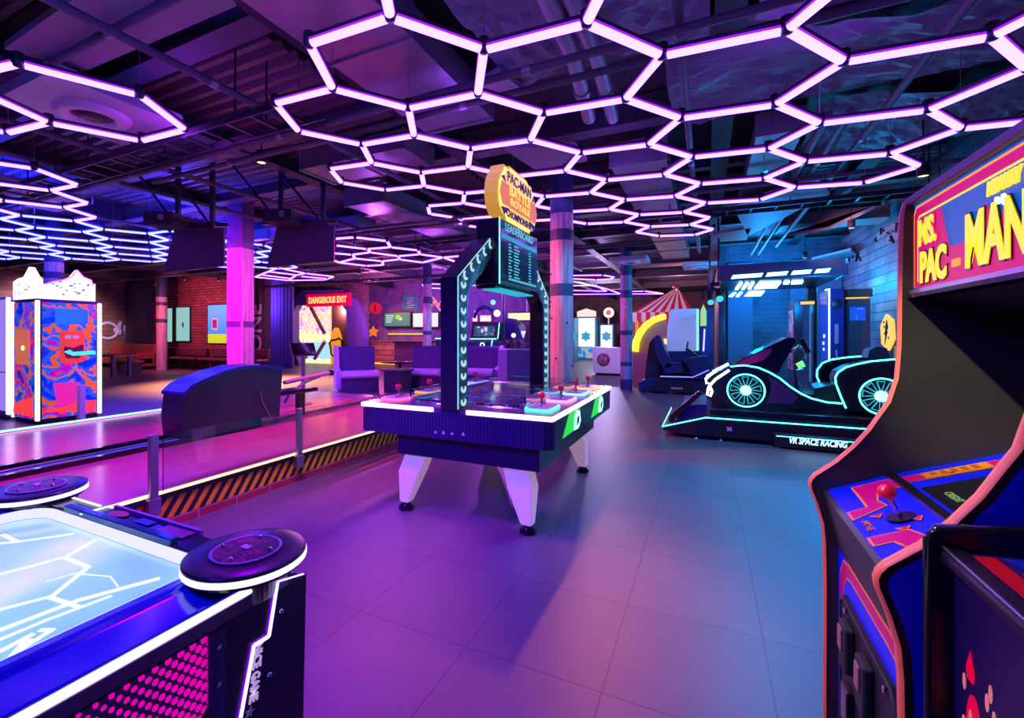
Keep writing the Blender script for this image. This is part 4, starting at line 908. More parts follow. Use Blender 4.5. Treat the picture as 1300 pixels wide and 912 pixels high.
# top deck around the rink
m_deck = mat('hockey_rail_blue', (.005, .01, .85), .14, spec=.6)
FX0, FX1, FY0, FY1 = -2.24, -1.27, -1.4, .845
obj('rink_rail', MB().prism([(FX1+.02, .770), (FX1+.022, .806), (FX1+.075, .812), (FX1+.085, .80), (HXR-.01, .79), (HXR-.01, .735), (FX1+.02, .735)], 'y', HYN, .84), m_deck, t, bevel=.004)
obj('rink_rail', MB().prism([(FX0-.02, .770), (FX0-.022, .806), (FX0-.075, .812), (FX0-.085, .80), (HXL+.01, .79), (HXL+.01, .735), (FX0-.02, .735)], 'y', HYN, .84), m_deck, t, bevel=.004)
obj('rail_line', MB().box(FX1+.060, FX1+.063, HYN, .80, .811, .814), mat('rail_pinline', (.45, .5, .9), .2), t)
obj('end_deck', MB().box(HXL+.02, HXR-.02, FY1+.018, HYF-.05, .735, .812), mat('end_deck_black', (.012, .012, .035), .2), t, bevel=.006)
obj('goal_glass', MB().box(-2.10, -1.46, .863, .89, .80, .826), mat('goal_teal', (.02, .09, .13), .1, spec=.7), t, bevel=.003)
# the lit playfield
m, N, L, P = nodes('rink_surface', .12)
v = axes_vec(N, L, 'X', 'Y'); nz = N.new('ShaderNodeTexNoise'); nz.inputs['Scale'].default_value = 1.7; L.new(v.outputs[0], nz.inputs['Vector'])
r = ramp(N, [(.35, (.18, .42, .72)), (.5, (.26, .64, .74)), (.62, (.55, .78, .82))]); L.new(nz.outputs['Fac'], r.inputs[0])
L.new(r.outputs[0], P.inputs['Base Color']); L.new(r.outputs[0], P.inputs['Emission Color']); P.inputs['Emission Strength'].default_value = .95
P.inputs['Specular IOR Level'].default_value = .35
fld = rrect(FX0, FX1, FY0, FY1, .10, 8)
fo = obj('playfield', MB().prism(fld, 'z', .765, .775), m, t)
outer_f = rrect(FX0-.02, FX1+.02, FY0-.016, FY1+.016, .11, 8)
k = len(fld); vs = [(x, y, .776) for x, y in fld]+[(x, y, .805) for x, y in outer_f]
obj('cushion', MB().add(vs, [(i, (i+1) % k, k+(i+1) % k, k+i) for i in range(k)], 0, True), glow('cushion_lit', (.85, .85, 1.1), 1.), t)
G_fl = glow('field_line', (1.0, 1.1, 1.15), 1.)  # printed art and reflected ceiling hexagons, both drawn as glowing strips
def fline(pts, wd=.012):
    for i in range(len(pts)-1):
        p, q = Vector(pts[i]), Vector(pts[i+1]); d = (q-p).normalized(); u = Vector((-d.y, d.x))*wd/2; p -= d*wd*.3; q += d*wd*.3
        obj('field_line', MB().prism([tuple(p+u), tuple(q+u), tuple(q-u), tuple(p-u)], 'z', .775, .7765), G_fl, fo)
def F(px, py): g = gz(px, py, .776); return (g[0], g[1])
fline([F(0, 690), F(22, 688), F(4, 679)]); fline([F(22, 688), F(92, 678)]); fline([F(0, 729), F(40, 719), F(78, 708)]); fline([F(120, 686), F(82, 708), F(112, 720), F(66, 757)]); fline([F(0, 774), F(62, 758), F(98, 770)])
fline([F(0, 800), F(100, 762), F(200, 735)], .016); fline([F(0, 812), F(60, 787), F(140, 757)], .01)
fline([F(12, 838), F(34, 814)], .018); fline([F(2, 826), F(40, 806)], .014); fline([F(30, 822), F(66, 800), F(52, 800)], .012)
fline([F(60, 735+3), F(95, 728), F(140, 732), F(150, 745)], .003)
# end deck prints
m_pr = mat('deck_print_red', (.35, .03, .05), .3)
ed = obj('deck_badge', MB().prism([(-1.86+.05*math.cos(a*PI/10), .925+.022*math.sin(a*PI/10)) for a in range(20)], 'z', .815, .8165), m_pr, t)
obj('deck_badge', MB().box(-1.74, -1.66, .91, .94, .815, .8165), mat('deck_print_blue', (.03, .05, .4), .3), t); obj('deck_badge', MB().box(-1.60, -1.46, .90, .945, .815, .8165), mat('deck_print_plum', (.22, .04, .12), .3), t)
obj('deck_light_line', MB().box(-1.98, -1.965, .86, .95, .815, .818), G_fl, t); obj('deck_light_line', MB().box(-2.2, -2.0, .93, .94, .815, .818), G_fl, t)
obj('deck_edge_bar', MB().box(-1.95, -1.45, .952, .962, .80, .822), mat('edge_lilac', (.3, .22, .5), .3), t)
# corner pods with speakers and wrap-around light
for s_, (cx_, cy_) in enumerate(((-1.145, .885), (-2.36, .885))):
    pod = obj('corner_pod', MB().lathe([(0, .735), (.085, .735), (.09, .79), (.148, .812), (.150, .826)], (cx_, cy_, 0), 40), m_hb, t)
    obj('pod_skirt', MB().cyl((cx_+(-.035 if s_ == 0 else .035), cy_, .735), (cx_+(-.035 if s_ == 0 else .035), cy_, .81), .112, n=32), m_hb, pod)
    obj('pod_lid', MB().lathe([(.150, .838), (.157, .841), (.157, .846), (.150, .850), (.10, .8505), (0, .8505)], (cx_, cy_, 0), 48), mat('pod_lid_navy', (.012, .01, .04), .3), pod)
    obj('pod_light', MB().lathe([(.150, .824), (.159, .825), (.159, .837), (.150, .838)], (cx_, cy_, 0), 48), MC['hockey_led'], pod)
    obj('speaker_grille', MB().lathe([(0, .858), (.05, .857), (.082, .855)], (cx_, cy_, 0), 32), mosaic('grille_red', [(0, (.02, .01, .03)), (.5, (.25, .02, .05)), (.6, (.05, .02, .06))], 30, 0), pod)
    obj('speaker_ring', MB().lathe([(.084, .855), (.088, .858), (.092, .855)], (cx_, cy_, 0), 40), mat('ring_grey', (.35, .33, .5), .3), pod)
    obj('speaker_badge', MB().prism(rrect(cx_-.015, cx_+.015, cy_-.01, cy_+.01, .004), 'z', .858, .861), white, pod)
    for a in (20, 110, 200, 290): obj('ring_bolt', MB().ball((cx_+.07*math.cos(math.radians(a)), cy_+.07*math.sin(math.radians(a)), .858), .006, 8), chrome, pod)
# corner leg with the lit line and the maker's lettering
XL = HXR+.006
lg = obj('corner_leg', MB().prism([(.765, .02), (.765, .735), (.80, .735), (1.03, .735), (1.01, .02)], 'x', HXR-.25, XL), mat('leg_navy', (.012, .012, .07), .25), t, bevel=.01)
def L_(px, py): return onX(px, py, XL+.004)
pts = [L_(385, 729), L_(352, 739), L_(341, 808), L_(322, 820), L_(305, 912)]
pts.append((pts[-1][0]-.005, .22))
for a, b, rr_ in ((0, 1, .0025), (1, 2, .0055), (2, 3, .0055), (3, 4, .0055), (4, 5, .0055)):
    obj('leg_light', MB().tube([(XL+.004, *pts[a]), (XL+.004, *pts[b])], rr_, 8), glow('leg_led', (1.6, 1.1, 2.6), 1.), lg)
    if a: obj('leg_light_halo', MB().tube([(XL-.004, *pts[a]), (XL-.004, *pts[b])], .0105, 8), glow('leg_halo', (.25, .0, 1.0), .8), lg)  # violet halo of the lit line, modelled as a wider glowing tube
for (px, py) in ((357, 776), (342, 857), (371, 724)):
    y, z = L_(px, py); obj('leg_bolt', MB().ball((XL+.003, y, z), .007, 10), chrome, lg)
y, z = L_(322, 862)
text('NICE GAME', .036, (XL+.002, y+.008, z+.01), (1, 0, 0), (0, 1, -.12), mat('print_white', (.8, .7, .85), .4, emit=(.7, .5, .9), es=.5), lg, wide=.78, bold=.0008)  # slight glow put into the print so the letters read brighter
y, z = L_(318, 905); st_ = [(y+(.014 if k % 2 == 0 else .006)*math.cos(k*PI/5), z+(.014 if k % 2 == 0 else .006)*math.sin(k*PI/5)) for k in range(10)]
obj('star_mark', MB().prism(st_, 'x', XL, XL+.003), white, lg)
for (a, b) in (((328, 812), (323, 830)), ((331, 815), (328, 832))): obj('print_line', MB().tube([(XL+.002, *L_(*a)), (XL+.002, *L_(*b))], .0012, 5), white, lg)

# ---------------------------------------------------------------- racing car simulator on its platform
def oy(pts, Y): return [onY(x, y, Y) for x, y in pts]
t = thing('simulator_platform', 'long dark platform with cyan light line carrying the futuristic car', 'platform', (1.1, 8.2, 0))
m_pf = mat('platform_black', (.015, .022, .03), .28, spec=.6)
PY0, PY1 = 7.22, 9.15
pf = [(-.56, .08), (-.56, .14), (-.01, .325), (2.75, .325), (2.75, .05), (-.2, .05)]
obj('deck', MB().prism(pf, 'y', PY0, PY1), m_pf, t, bevel=.008)
obj('upper_deck', MB().box(.05, 2.7, PY0+.22, PY1-.05, .325, .40), m_pf, t, bevel=.01)
obj('light_line', MB().tube([(-.565, PY0-.004, .134), (-.012, PY0-.004, .305), (2.75, PY0-.004, .305)], .0085, 8), G_cyan, t)
obj('light_line', MB().tube([(-.565, PY0, .134), (-.565, PY1, .134)], .008, 8), G_cyan, t)
for a in (onY(884, 558, PY0), onY(915, 562, PY0), (.85, .05), (2.2, .05)):
    obj('levelling_foot', MB().lathe([(.035, 0), (.03, .012), (.01, .02), (.01, .11)], (a[0], PY0+.03, 0), 12), steel, t)
e0 = onY(926, 545, PY0); obj('emblem', MB().prism([(e0[0]+.05*math.cos(a*PI/4)*(1 if a % 2 else .5), e0[1]+.045*math.sin(a*PI/4)*(1 if a % 2 else .5)) for a in range(8)], 'y', PY0-.004, PY0), mat('emblem_lilac', (.3, .15, .5), .4, emit=(.3, .12, .6), es=.4), t)
# ramp with folded handrail at the tip
obj('ramp_wedge', MB().prism([(-.40, .19), (0., .32), (0., .44), (-.33, .40)], 'y', PY0+.35, PY1-.3), mat('ramp_blue', (.02, .03, .22), .3), t, bevel=.006)
obj('ramp_strut', MB().prism([(-.50, .16), (-.44, .18), (-.05, .60), (-.10, .64), (-.50, .24)], 'y', PY0+.28, PY0+.36), black, t, bevel=.006)
q0, q1 = onY(983, 551, 7.08), onY(1110, 583, 7.08)
bx0 = q0[0]
t2 = thing('title_step', 'dark step box lettered VR SPACE RACING in front of the platform', 'step box', (1.6, 7.13, 0))
obj('step_body', MB().box(bx0, 2.4, 7.07, 7.2, .02, q0[1]+.005), m_pf, t2, bevel=.01)
obj('light_line', MB().cyl((bx0+.02, 7.064, q0[1]-.022), (2.4, 7.064, q0[1]-.022), .005, n=8), G_cyan, t2)
tx = onY(1041, 565, 7.06)
xl, xr = onY(997, 565, 7.06)[0], onY(1080, 568, 7.06)[0]
text('VR SPACE RACING', .105, ((xl+xr)/2, 7.066, .115), (0, -1, 0), (0, 0, 1), glow('title_white', (.9, 1.8, 2.2), 1.), t2, wide=(xr-xl)/.98, shear=.25, bold=.003)
obj('step_foot', MB().lathe([(.03, 0), (.03, .01), (.01, .02), (.01, .05)], (bx0+.05, 7.12, 0), 10), steel, t2)

CYF, CYB = 7.62, 8.72
t = thing('racing_simulator_car', 'black futuristic racing car outlined in cyan neon with glowing wheels', 'racing simulator', (1.3, 8.15, .40))
m_car = mat('car_gloss', (.008, .02, .028), .14, coat=.6, spec=.6)
lower = [(897, 486), (905, 476), (927, 465), (945, 463), (963, 466), (977, 472), (990, 480), (1003, 491), (1017, 500), (1030, 506), (1050, 511), (1070, 513), (1078, 523), (905, 511), (897, 505)]
body = obj('lower_body', MB().prism(oy(lower, CYF), 'y', CYF, CYB), m_car, t, bevel=.02, seg=3)
obj('purple_door_panel', MB().prism(oy([(975, 478), (985, 483), (1005, 497), (1013, 505), (1006, 513), (972, 512), (978, 500), (979, 488)], CYF), 'y', CYF-.012, CYF), mat('car_purple', (.18, .05, .18), .35, coat=.3), body)
cowl = obj('front_cowl', MB().prism(oy([(925, 466), (945, 455), (970, 443), (1000, 428.5), (1008, 429), (1010, 434), (1003, 448), (992, 466), (986, 477), (963, 467), (945, 464)], 7.85), 'y', 7.85, 8.5), mat('cowl_black', (.01, .02, .03), .22, coat=.5), t, bevel=.025, seg=3)
obj('cowl_panel', MB().prism(oy([(930, 465), (948, 455), (972, 444), (981, 442), (978, 450), (968, 458), (950, 463)], 7.85), 'y', 7.838, 7.85), mat('cowl_purple', (.30, .07, .26), .3), cowl)
obj('steering_grip', MB().tube([(x, 7.95, z) for x, z in oy([(1017, 430), (1022, 440), (1027, 448)], 7.95)], .03, 10), black, t)
obj('steering_column', MB().tube([(x, 8.15, z) for x, z in oy([(1004, 448), (1014, 440), (1024, 446), (1020, 458)], 8.15)], .022, 8), chrome, t)
obj('green_display', MB().prism(oy([(1010, 462), (1018, 458), (1022, 465), (1014, 468)], 8.1), 'y', 8.05, 8.1), glow('display_green', (.3, 1.6, .4), .8), t)
obj('console_fin', MB().prism(oy([(1012, 470), (1020, 468), (1034, 500), (1018, 500)], 8.1), 'y', 8.0, 8.25), mat('console_metal', (.25, .4, .5), .25, .6), t, bevel=.008)
seat = obj('seat', MB().prism(oy([(1036, 506), (1034, 494), (1050, 490), (1062, 488), (1068, 512)], 7.9), 'y', 7.9, 8.5), black, t, bevel=.03)
far_f = [(1042, 492), (1037, 478), (1038, 468), (1048, 459), (1066, 454.5), (1085, 453), (1100, 452.5), (1125, 454), (1130, 470), (1070, 484), (1062, 492)]
ff = obj('rear_fender', MB().prism(oy(far_f, 8.55), 'y', 8.45, 8.72), m_car, t, bevel=.02, seg=3)
rf = obj('rear_fender', MB().prism(oy([(1074, 522), (1068, 506), (1062, 490), (1060, 480), (1064, 472), (1076, 465.5), (1100, 460), (1133, 457), (1170, 458), (1178, 470), (1176, 526)], CYF), 'y', CYF, 7.95), m_car, t, bevel=.02, seg=3)
obj('rear_body', MB().prism(oy([(1078, 522), (1076, 480), (1100, 468), (1170, 466), (1172, 524)], 7.95), 'y', 7.95, 8.45), black, t, bevel=.02)
obj('headrest', MB().prism(oy([(1100, 456), (1102, 445), (1112, 440), (1124, 442), (1130, 457)], 8.1), 'y', 8.05, 8.35), mat('headrest_blue', (.03, .07, .12), .5), t, bevel=.03, seg=3)
def neon(name, pts, Y, r=.011, m=G_cyan, par=t):
    return obj(name, MB().tube([(x, Y, z) for x, z in oy(pts, Y)], r, 8), m, par)
neon('neon_outline', [(927, 465.5), (945, 464), (963, 467), (977, 473), (990, 480.5), (1003, 491), (1017, 500), (1030, 506), (1050, 511), (1069, 512.5)], CYF-.01, par=body)
neon('neon_outline', [(1074, 518.5), (1068, 505), (1061, 487), (1060.5, 479), (1064, 473), (1074, 466.5), (1086, 463), (1105, 459), (1133, 456.5), (1165, 457)], CYF-.01, par=rf)
neon('neon_outline', [(1042, 490), (1037, 478), (1037.5, 470), (1044, 461), (1055, 457), (1070, 454.5), (1085, 453), (1100, 452.5)], 8.44, par=ff)
neon('headlight_outline', [(925, 462), (908, 471), (896, 481), (897, 487), (902, 487), (899, 494), (898, 501), (902, 503), (904, 497), (901, 490), (908, 482), (926, 470)], CYF-.014, .018, glow('headlight_white', (2.6, 2.4, 2.6), 1.1), body)
neon('headlight_bar', [(897, 478), (910, 470), (925, 463)], CYF-.03, .014, MC['headlight_white'], body)
def wheel(px, py, name='wheel'):
    x, z = onY(px, py, CYF); R_ = .238
    wv = obj(name, MB().lathe([(R_, .0), (R_, -.05), (R_*.9, -.055), (R_*.88, -.02), (R_*.88, .1), (R_, .12), (R_, 0)], (x, CYF, z), 40, axis='y'), black, t)
    ring = MB()
    obj('neon_ring', MB().tube([(x+R_*.95*math.cos(a*PI/20), CYF-.058, z+R_*.95*math.sin(a*PI/20)) for a in range(40)], .0105, 8, closed=True), G_cyan, wv)
    obj('wheel_disc', MB().cyl((x, CYF-.018, z), (x, CYF+.01, z), R_*.88, n=32), mat('disc_dark', (.01, .05, .07), .3), wv)
    obj('hub', MB().lathe([(0, -.064), (R_*.24, -.062), (R_*.29, -.045), (R_*.29, 0)], (x, CYF, z), 24, axis='y'), glow('hub_white', (.8, 1.5, 1.7), 1.), wv)
    for k in range(9):
        a = 2*PI*k/9+.2; c, s_ = math.cos(a), math.sin(a); r0, r1 = R_*.28, R_*.80
        pts = [(r0, -.014), (r1, -.045), (r1, .045), (r0, .014)]
        obj('spoke_glow', MB().prism([(x+p*c-q*s_, z+p*s_+q*c) for p, q in pts], 'y', CYF-.026, CYF-.018), glow('spoke_cyan', (.05, .75, .85), .8), wv)
        pts = [(r0+.012, -.004), (r1-.008, -.034), (r1-.008, .034), (r0+.012, .004)]
        obj('spoke_face', MB().prism([(x+p*c-q*s_, z+p*s_+q*c) for p, q in pts], 'y', CYF-.034, CYF-.026), mat('spoke_dark', (.02, .05, .08), .3), wv)
wheel(946.5, 495.5); wheel(1118, 503)

# canopy over the simulator
t = thing('simulator_canopy', 'dark overhead canopy with segmented cyan-white light bars above the racing car', 'canopy', (1.2, 9.8, 0))
obj('roof', MB().box(.22, 1.92, 9.05, 11.2, 2.36, 2.60), m_pf, t, bevel=.03)
obj('fascia', MB().box(.18, 1.94, 8.98, 9.05, 2.36, 2.62), mat('fascia_blue', (.02, .05, .09), .3), t, bevel=.01)
obj('post', MB().box(1.74, 1.90, 11.0, 11.18, 0, 2.36), m_pf, t, bevel=.02)
obj('post', MB().box(.22, .34, 10.9, 11.1, 0, 2.36), m_pf, t, bevel=.02)
for (a, b) in ((928, 969), (972, 1001), (1004, 1031), (1034, 1055)):
    p, q = onY(a, 352-(a-928)*.07, 8.97), onY(b, 352-(b-928)*.07, 8.97)
    obj('light_bar', MB().prism([(p[0], p[1]-.03), (q[0]-.03, q[1]-.03), (q[0], q[1]+.03), (p[0]+.03, p[1]+.03)], 'y', 8.962, 8.98), G_cyanw, t)
for q in ([(933, 368), (937, 368), (943, 360), (939, 360)], [(941, 368), (945, 368), (951, 360), (947, 360)], [(949, 367.5), (953, 367.5), (958, 359.5), (954, 359.5)], [(957, 367), (986, 366), (992, 358.5), (965, 359)], [(994, 361), (1001, 361), (1003, 358), (996, 358)], [(1004, 361), (1018, 360.5), (1020, 357.5), (1006, 357.8)],
          [(925, 377), (930, 377), (935, 372), (931, 372)], [(934, 377), (938, 377), (943, 371.5), (939, 371.5)], [(945, 376.5), (966, 376), (971, 370), (951, 370.5)]):
    obj('light_bar', quadprism([gz(x, y, 2.34) for x, y in q], 2.335, 2.355), G_cyanw, t)
# tall kiosks behind the car
def kiosk(x0, x1, y0, y1, z, label, face, side_m, neon_=True, name='game_kiosk', cat='game kiosk'):
    t = thing(name, label, cat, ((x0+x1)/2, (y0+y1)/2, 0))
    obj('cabinet_body', MB().box(x0, x1, y0, y1, .02, z), side_m, t, bevel=.01)
    if neon_:
        obj('neon_edge', MB().tube([(x0-.004, y0+.25, z+.004), (x0-.004, y0-.004, z+.004), (x0-.004, y0-.004, .5)], .012, 8), G_cyanw, t)
    return t
x_, _z = onY(1053, 400, 9.5)
x1_, _z = onY(1070, 400, 9.5)
t = kiosk(x_, x1_+.02, 9.5, 10.25, 2.2, 'tall blue kiosk with a bright cyan-white neon edge behind the car', None, mat('kiosk_blue', (.01, .04, .22), .25))
obj('side_sign', MB().box(x_-.012, x_-.004, 9.62, 10.15, .5, 2.1), mat('kiosk_side_blue', (.01, .06, .42), .3, emit=(.01, .08, .6), es=.35), t)
for k, (yy, z) in enumerate([(9.8, 1.42), (9.86, 1.30), (9.84, 1.20), (9.80, .92)]):
    obj('side_symbol', MB().prism(rrect(yy-.03, yy+.05-.01*k, z-.025, z+.035-.005*k, .008), 'x', x_-.02, x_-.012), glow('symbol_white', (1.2, 1.5, 1.8), .8), t)
obj('round_speaker', MB().lathe([(.0, -.02), (.07, -.015), (.09, 0)], ((x_+x1_)/2, 9.49, 1.95), 20, axis='y'), darkmetal, t)
obj('front_strip', MB().box((x_+x1_)/2-.02, (x_+x1_)/2+.03, 9.484, 9.498, 1.3, 1.62), mat('strip_grey', (.3, .35, .45), .4), t)
obj('cable', MB().tube([((x_+x1_)/2, 9.48, 1.2), ((x_+x1_)/2+.01, 9.47, .9), ((x_+x1_)/2-.01, 9.48, .6)], .008, 6), white, t)
xa, xb = onY(1072, 400, 9.75)[0], onY(1105, 400, 9.75)[0]
t = thing('service_cabinet', 'plain grey service cabinet with a blue notice and orange glow on top', 'cabinet', ((xa+xb)/2, 10.1, 0))
obj('cabinet_body', MB().box(xa, xb, 9.75, 10.4, .02, 2.05), mat('cabinet_grey', (.10, .11, .12), .5), t, bevel=.01)
obj('top_cap', MB().box(xa-.03, xb+.02, 9.7, 10.4, 2.07, 2.2), mat('cap_brown', (.14, .07, .06), .5), t, bevel=.01)
obj('orange_light', MB().box(xa+.02, xb-.02, 9.74, 9.76, 2.045, 2.065), glow('amber', (1.6, .7, .05), 1.), t)
n0, n1 = onY(1079, 390, 9.74), onY(1099, 407, 9.74)
nt_ = obj('notice', MB().box(n0[0], n1[0], 9.738, 9.75, n1[1], n0[1]), mat('notice_blue', (.02, .16, .65), .4, emit=(.02, .16, .7), es=.3), t)
obj('notice_patch', MB().box(n0[0]+.08, n1[0]-.1, 9.734, 9.738, n1[1]+.02, n1[1]+.10), white, nt_)
for k in (0, 1): obj('notice_mark', MB().box(n0[0]+.09+.05*k, n0[0]+.12+.05*k, 9.734, 9.738, n0[1]-.045, n0[1]-.02), white, nt_)
xa, xb = onY(1008, 400, 10.3)[0], onY(1034, 400, 10.3)[0]
t = kiosk(xa, xb, 10.3, 11.0, 2.08, 'narrower dark kiosk with a glass front left of the neon-edged kiosk', None, mat('kiosk_dark', (.02, .03, .05), .2), False)
obj('glass_front', MB().box((xa+xb)/2-.02, xb-.03, 10.28, 10.298, .5, 1.98), mat('kiosk_glass', (.03, .12, .2), .06, spec=.8), t)
obj('poster_side', MB().box(xa-.012, xa-.002, 10.35, 10.9, .8, 1.9), mosaic('kiosk_poster', [(0, (.03, .02, .08)), (.45, (.25, .08, .15)), (.55, (.3, .3, .4)), (.62, (.05, .05, .1))], 3, .3), t)
obj('amber_top_light', MB().box(xa+.1, xb, 10.29, 10.31, 2.0, 2.05), MC['amber'], t)
# hexagonal warning sign on the plank wall
yw, zw = onX(1129, 422, 2.9)
t = thing('warning_sign', 'yellow six-sided sign with a black jagged figure on the plank wall', 'sign', (2.89, yw, zw))
hp = [(yw+.36*math.cos(a*PI/3+.35)*1., zw+.33*math.sin(a*PI/3+.35)) for a in range(6)]
sgn = obj('sign_plate', MB().prism(hp, 'x', 2.86, 2.898), mat('sign_yellow', (.9, .50, .02), .4, emit=(.9, .45, .01), es=.35), t, bevel=.004)
zig = [(-.03, .22), (.05, .05), (-.02, .08), (.10, -.04), (.03, -.05), (.07, -.22), (-.08, .02), (-.01, 0), (-.10, .08)]
obj('jagged_figure', MB().prism([(yw+y, zw+z) for y, z in zig], 'x', 2.85, 2.86), black, sgn)
for (y, z) in ((.12, .18), (-.12, -.1), (.10, .10)): obj('figure_dot', MB().cyl((2.86, yw+y, zw+z), (2.85, yw+y, zw+z), .02, n=8), black, sgn)
yw2, zw2 = onX(1139, 447, 2.9)
t = thing('small_warning_sign', 'small orange plate under the six-sided wall sign', 'sign', (2.89, yw2, zw2))
obj('plate', MB().box(2.88, 2.898, yw2-.06, yw2+.08, zw2-.13, zw2+.1), mat('sign_orange_small', (.85, .35, .02), .4, emit=(.8, .3, .01), es=.3), t, bevel=.003)
t = thing('wall_graffiti', 'black sprayed scrawl on the plank wall above the racing car', 'graffiti', (2.895, 11.5, 2.6))
rr = random.Random(5)
for (px, py) in ((1068, 332), (1076, 330), (1084, 322), (1090, 326), (1112, 300), (1120, 296), (1128, 298), (1136, 290), (1074, 322), (1132, 302)):
    pts = [(2.892, *onX(px+rr.uniform(-3, 3), py+rr.uniform(-7, 7), 2.892)) for q in range(4)]
    obj('scrawl_stroke', MB().tube(pts, .022, 5), black, t)
# ceiling moving lights left of the canopy
for (px, py, Y, lab) in ((912, 375, 10.2, 'dark moving stage light hanging left of the canopy'), (901, 380, 11.8, 'second stage light hanging farther left of the canopy')):
    x, z = onY(px, py, Y)
    t = thing('stage_light', lab, 'stage light', (x, Y, z), 0, 'hanging stage lights')
    obj('hang_pole', MB().cyl((x, Y, z+.25), (x, Y, 3.9), .02, n=8), darkmetal, t)
    obj('yoke', MB().box(x-.13, x+.13, Y-.03, Y+.03, z+.18, z+.25), black, t); obj('yoke_arm', MB().box(x-.14, x-.11, Y-.03, Y+.03, z-.02, z+.25), black, t); obj('yoke_arm', MB().box(x+.11, x+.14, Y-.03, Y+.03, z-.02, z+.25), black, t)
    obj('lamp_head', MB().cyl((x, Y+.1, z+.1), (x+.02, Y-.16, z-.08), .06, .08, 16), matte, t)
    obj('lens', MB().cyl((x+.02, Y-.16, z-.08), (x+.021, Y-.17, z-.087), .065, n=16), glow('lens_cyan', (.1, .9, 1.1), .8), t)

# ---------------------------------------------------------------- driving simulator with seat
t = thing('driving_simulator', 'dark blue sit-down driving simulator with bucket seat and big rounded screen', 'driving simulator', (-.7, 13.0, 0))
m_ds = mat('sim_blue', (.01, .03, .14), .3, spec=.6); Y1 = 12.4
obj('base', MB().prism(oy([(811, 497), (811, 486), (820, 481), (905, 482), (905, 500)], Y1), 'y', Y1, Y1+1.1), mat('sim_base', (.02, .03, .06), .35), t, bevel=.02)
obj('floor_light', MB().tube([(x, Y1-.01, z) for x, z in oy([(838, 478), (860, 478.5), (880, 479), (900, 470)], Y1)], .012, 6), glow('sim_violet', (.5, .5, 2.4), .8), t)
obj('pedal_deck', MB().prism(oy([(838, 482), (838, 478), (880, 479), (904, 468), (904, 484)], Y1), 'y', Y1, Y1+1.0), m_ds, t)
obj('seat_pedestal', MB().prism(oy([(818, 484), (820, 462), (824, 436), (830, 428), (838, 450), (836, 484)], Y1+.15), 'y', Y1+.2, Y1+.85), black, t, bevel=.03)
obj('seat_back', MB().prism(oy([(829, 430), (834, 425.5), (838, 427), (842, 440), (850, 458), (852, 466), (842, 468), (834, 456)], Y1+.1), 'y', Y1+.15, Y1+.8), mat('sim_seat', (.015, .05, .16), .35), t, bevel=.05, seg=3)
obj('seat_cushion', MB().prism(oy([(842, 468), (848, 461), (864, 462), (868, 468), (866, 474), (844, 474)], Y1+.1), 'y', Y1+.15, Y1+.8), MC['sim_seat'], t, bevel=.04, seg=3)
obj('side_shell', MB().prism(oy([(836, 484), (836, 452), (848, 446), (905, 446), (905, 484)], Y1+.95), 'y', Y1+.92, Y1+.98), MC['sim_blue'], t)
obj('dash', MB().prism(oy([(866, 458), (880, 454), (900, 452), (905, 470), (900, 479), (878, 478), (874, 466)], Y1+.05), 'y', Y1+.1, Y1+1.0), m_ds, t, bevel=.02)
c_ = onY(872, 443, Y1+.4)
obj('steering_wheel', MB().tube([(c_[0]+.06*math.sin(a*PI/8)*.4, Y1+.4+.17*math.cos(a*PI/8), c_[1]+.17*math.sin(a*PI/8)) for a in range(16)], .018, 8, closed=True), black, t)
obj('steering_column', MB().cyl((c_[0], Y1+.4, c_[1]), (c_[0]+.28, Y1+.4, c_[1]-.2), .03, n=8), black, t)
scp = oy([(846, 456), (847, 420), (849, 405), (852, 393), (886, 392), (886, 458)], Y1+1.05)
sc_ = obj('curved_screen', MB().prism(scp, 'y', Y1+1.0, Y1+1.12), mat('screen_shell', (.40, .45, .62), .35, emit=(.22, .30, .62), es=.6), t, bevel=.02)
obj('screen_edge_light', MB().tube([(x, Y1+.99, z) for x, z in oy([(886, 393), (886, 445)], Y1+1.0)], .02, 6), G_cyan, t)
obj('monitor_column', MB().prism(oy([(889, 470), (889, 395), (893, 392), (905, 392), (905, 470)], Y1+.9), 'y', Y1+.8, Y1+1.4), m_ds, t, bevel=.02)
obj('column_light', MB().tube([(x, Y1+.78, z) for x, z in oy([(893, 446), (894.5, 418)], Y1+.8)], .018, 6), G_blue, t)
c_ = onY(893, 403, Y1+.8)
obj('green_badge', MB().prism([(c_[0]-.07, c_[1]-.22), (c_[0]+.07, c_[1]-.22), (c_[0]+.07, c_[1]+.15), (c_[0], c_[1]+.33), (c_[0]-.07, c_[1]+.15)], 'y', Y1+.74, Y1+.79), glow('badge_green', (.4, .9, .35), .8), t)
obj('plate_label', MB().box(*[onY(852, 488, Y1)[0], onY(867, 488, Y1)[0]], Y1-.012, Y1, .12, .17), mat('brass_plate', (.7, .6, .3), .4), t)
for px in (822, 850, 895): obj('caster', MB().cyl((onY(px, 500, Y1)[0], Y1+.05, .05), (onY(px, 500, Y1)[0], Y1+.1, .05), .05, n=12), steel, t)
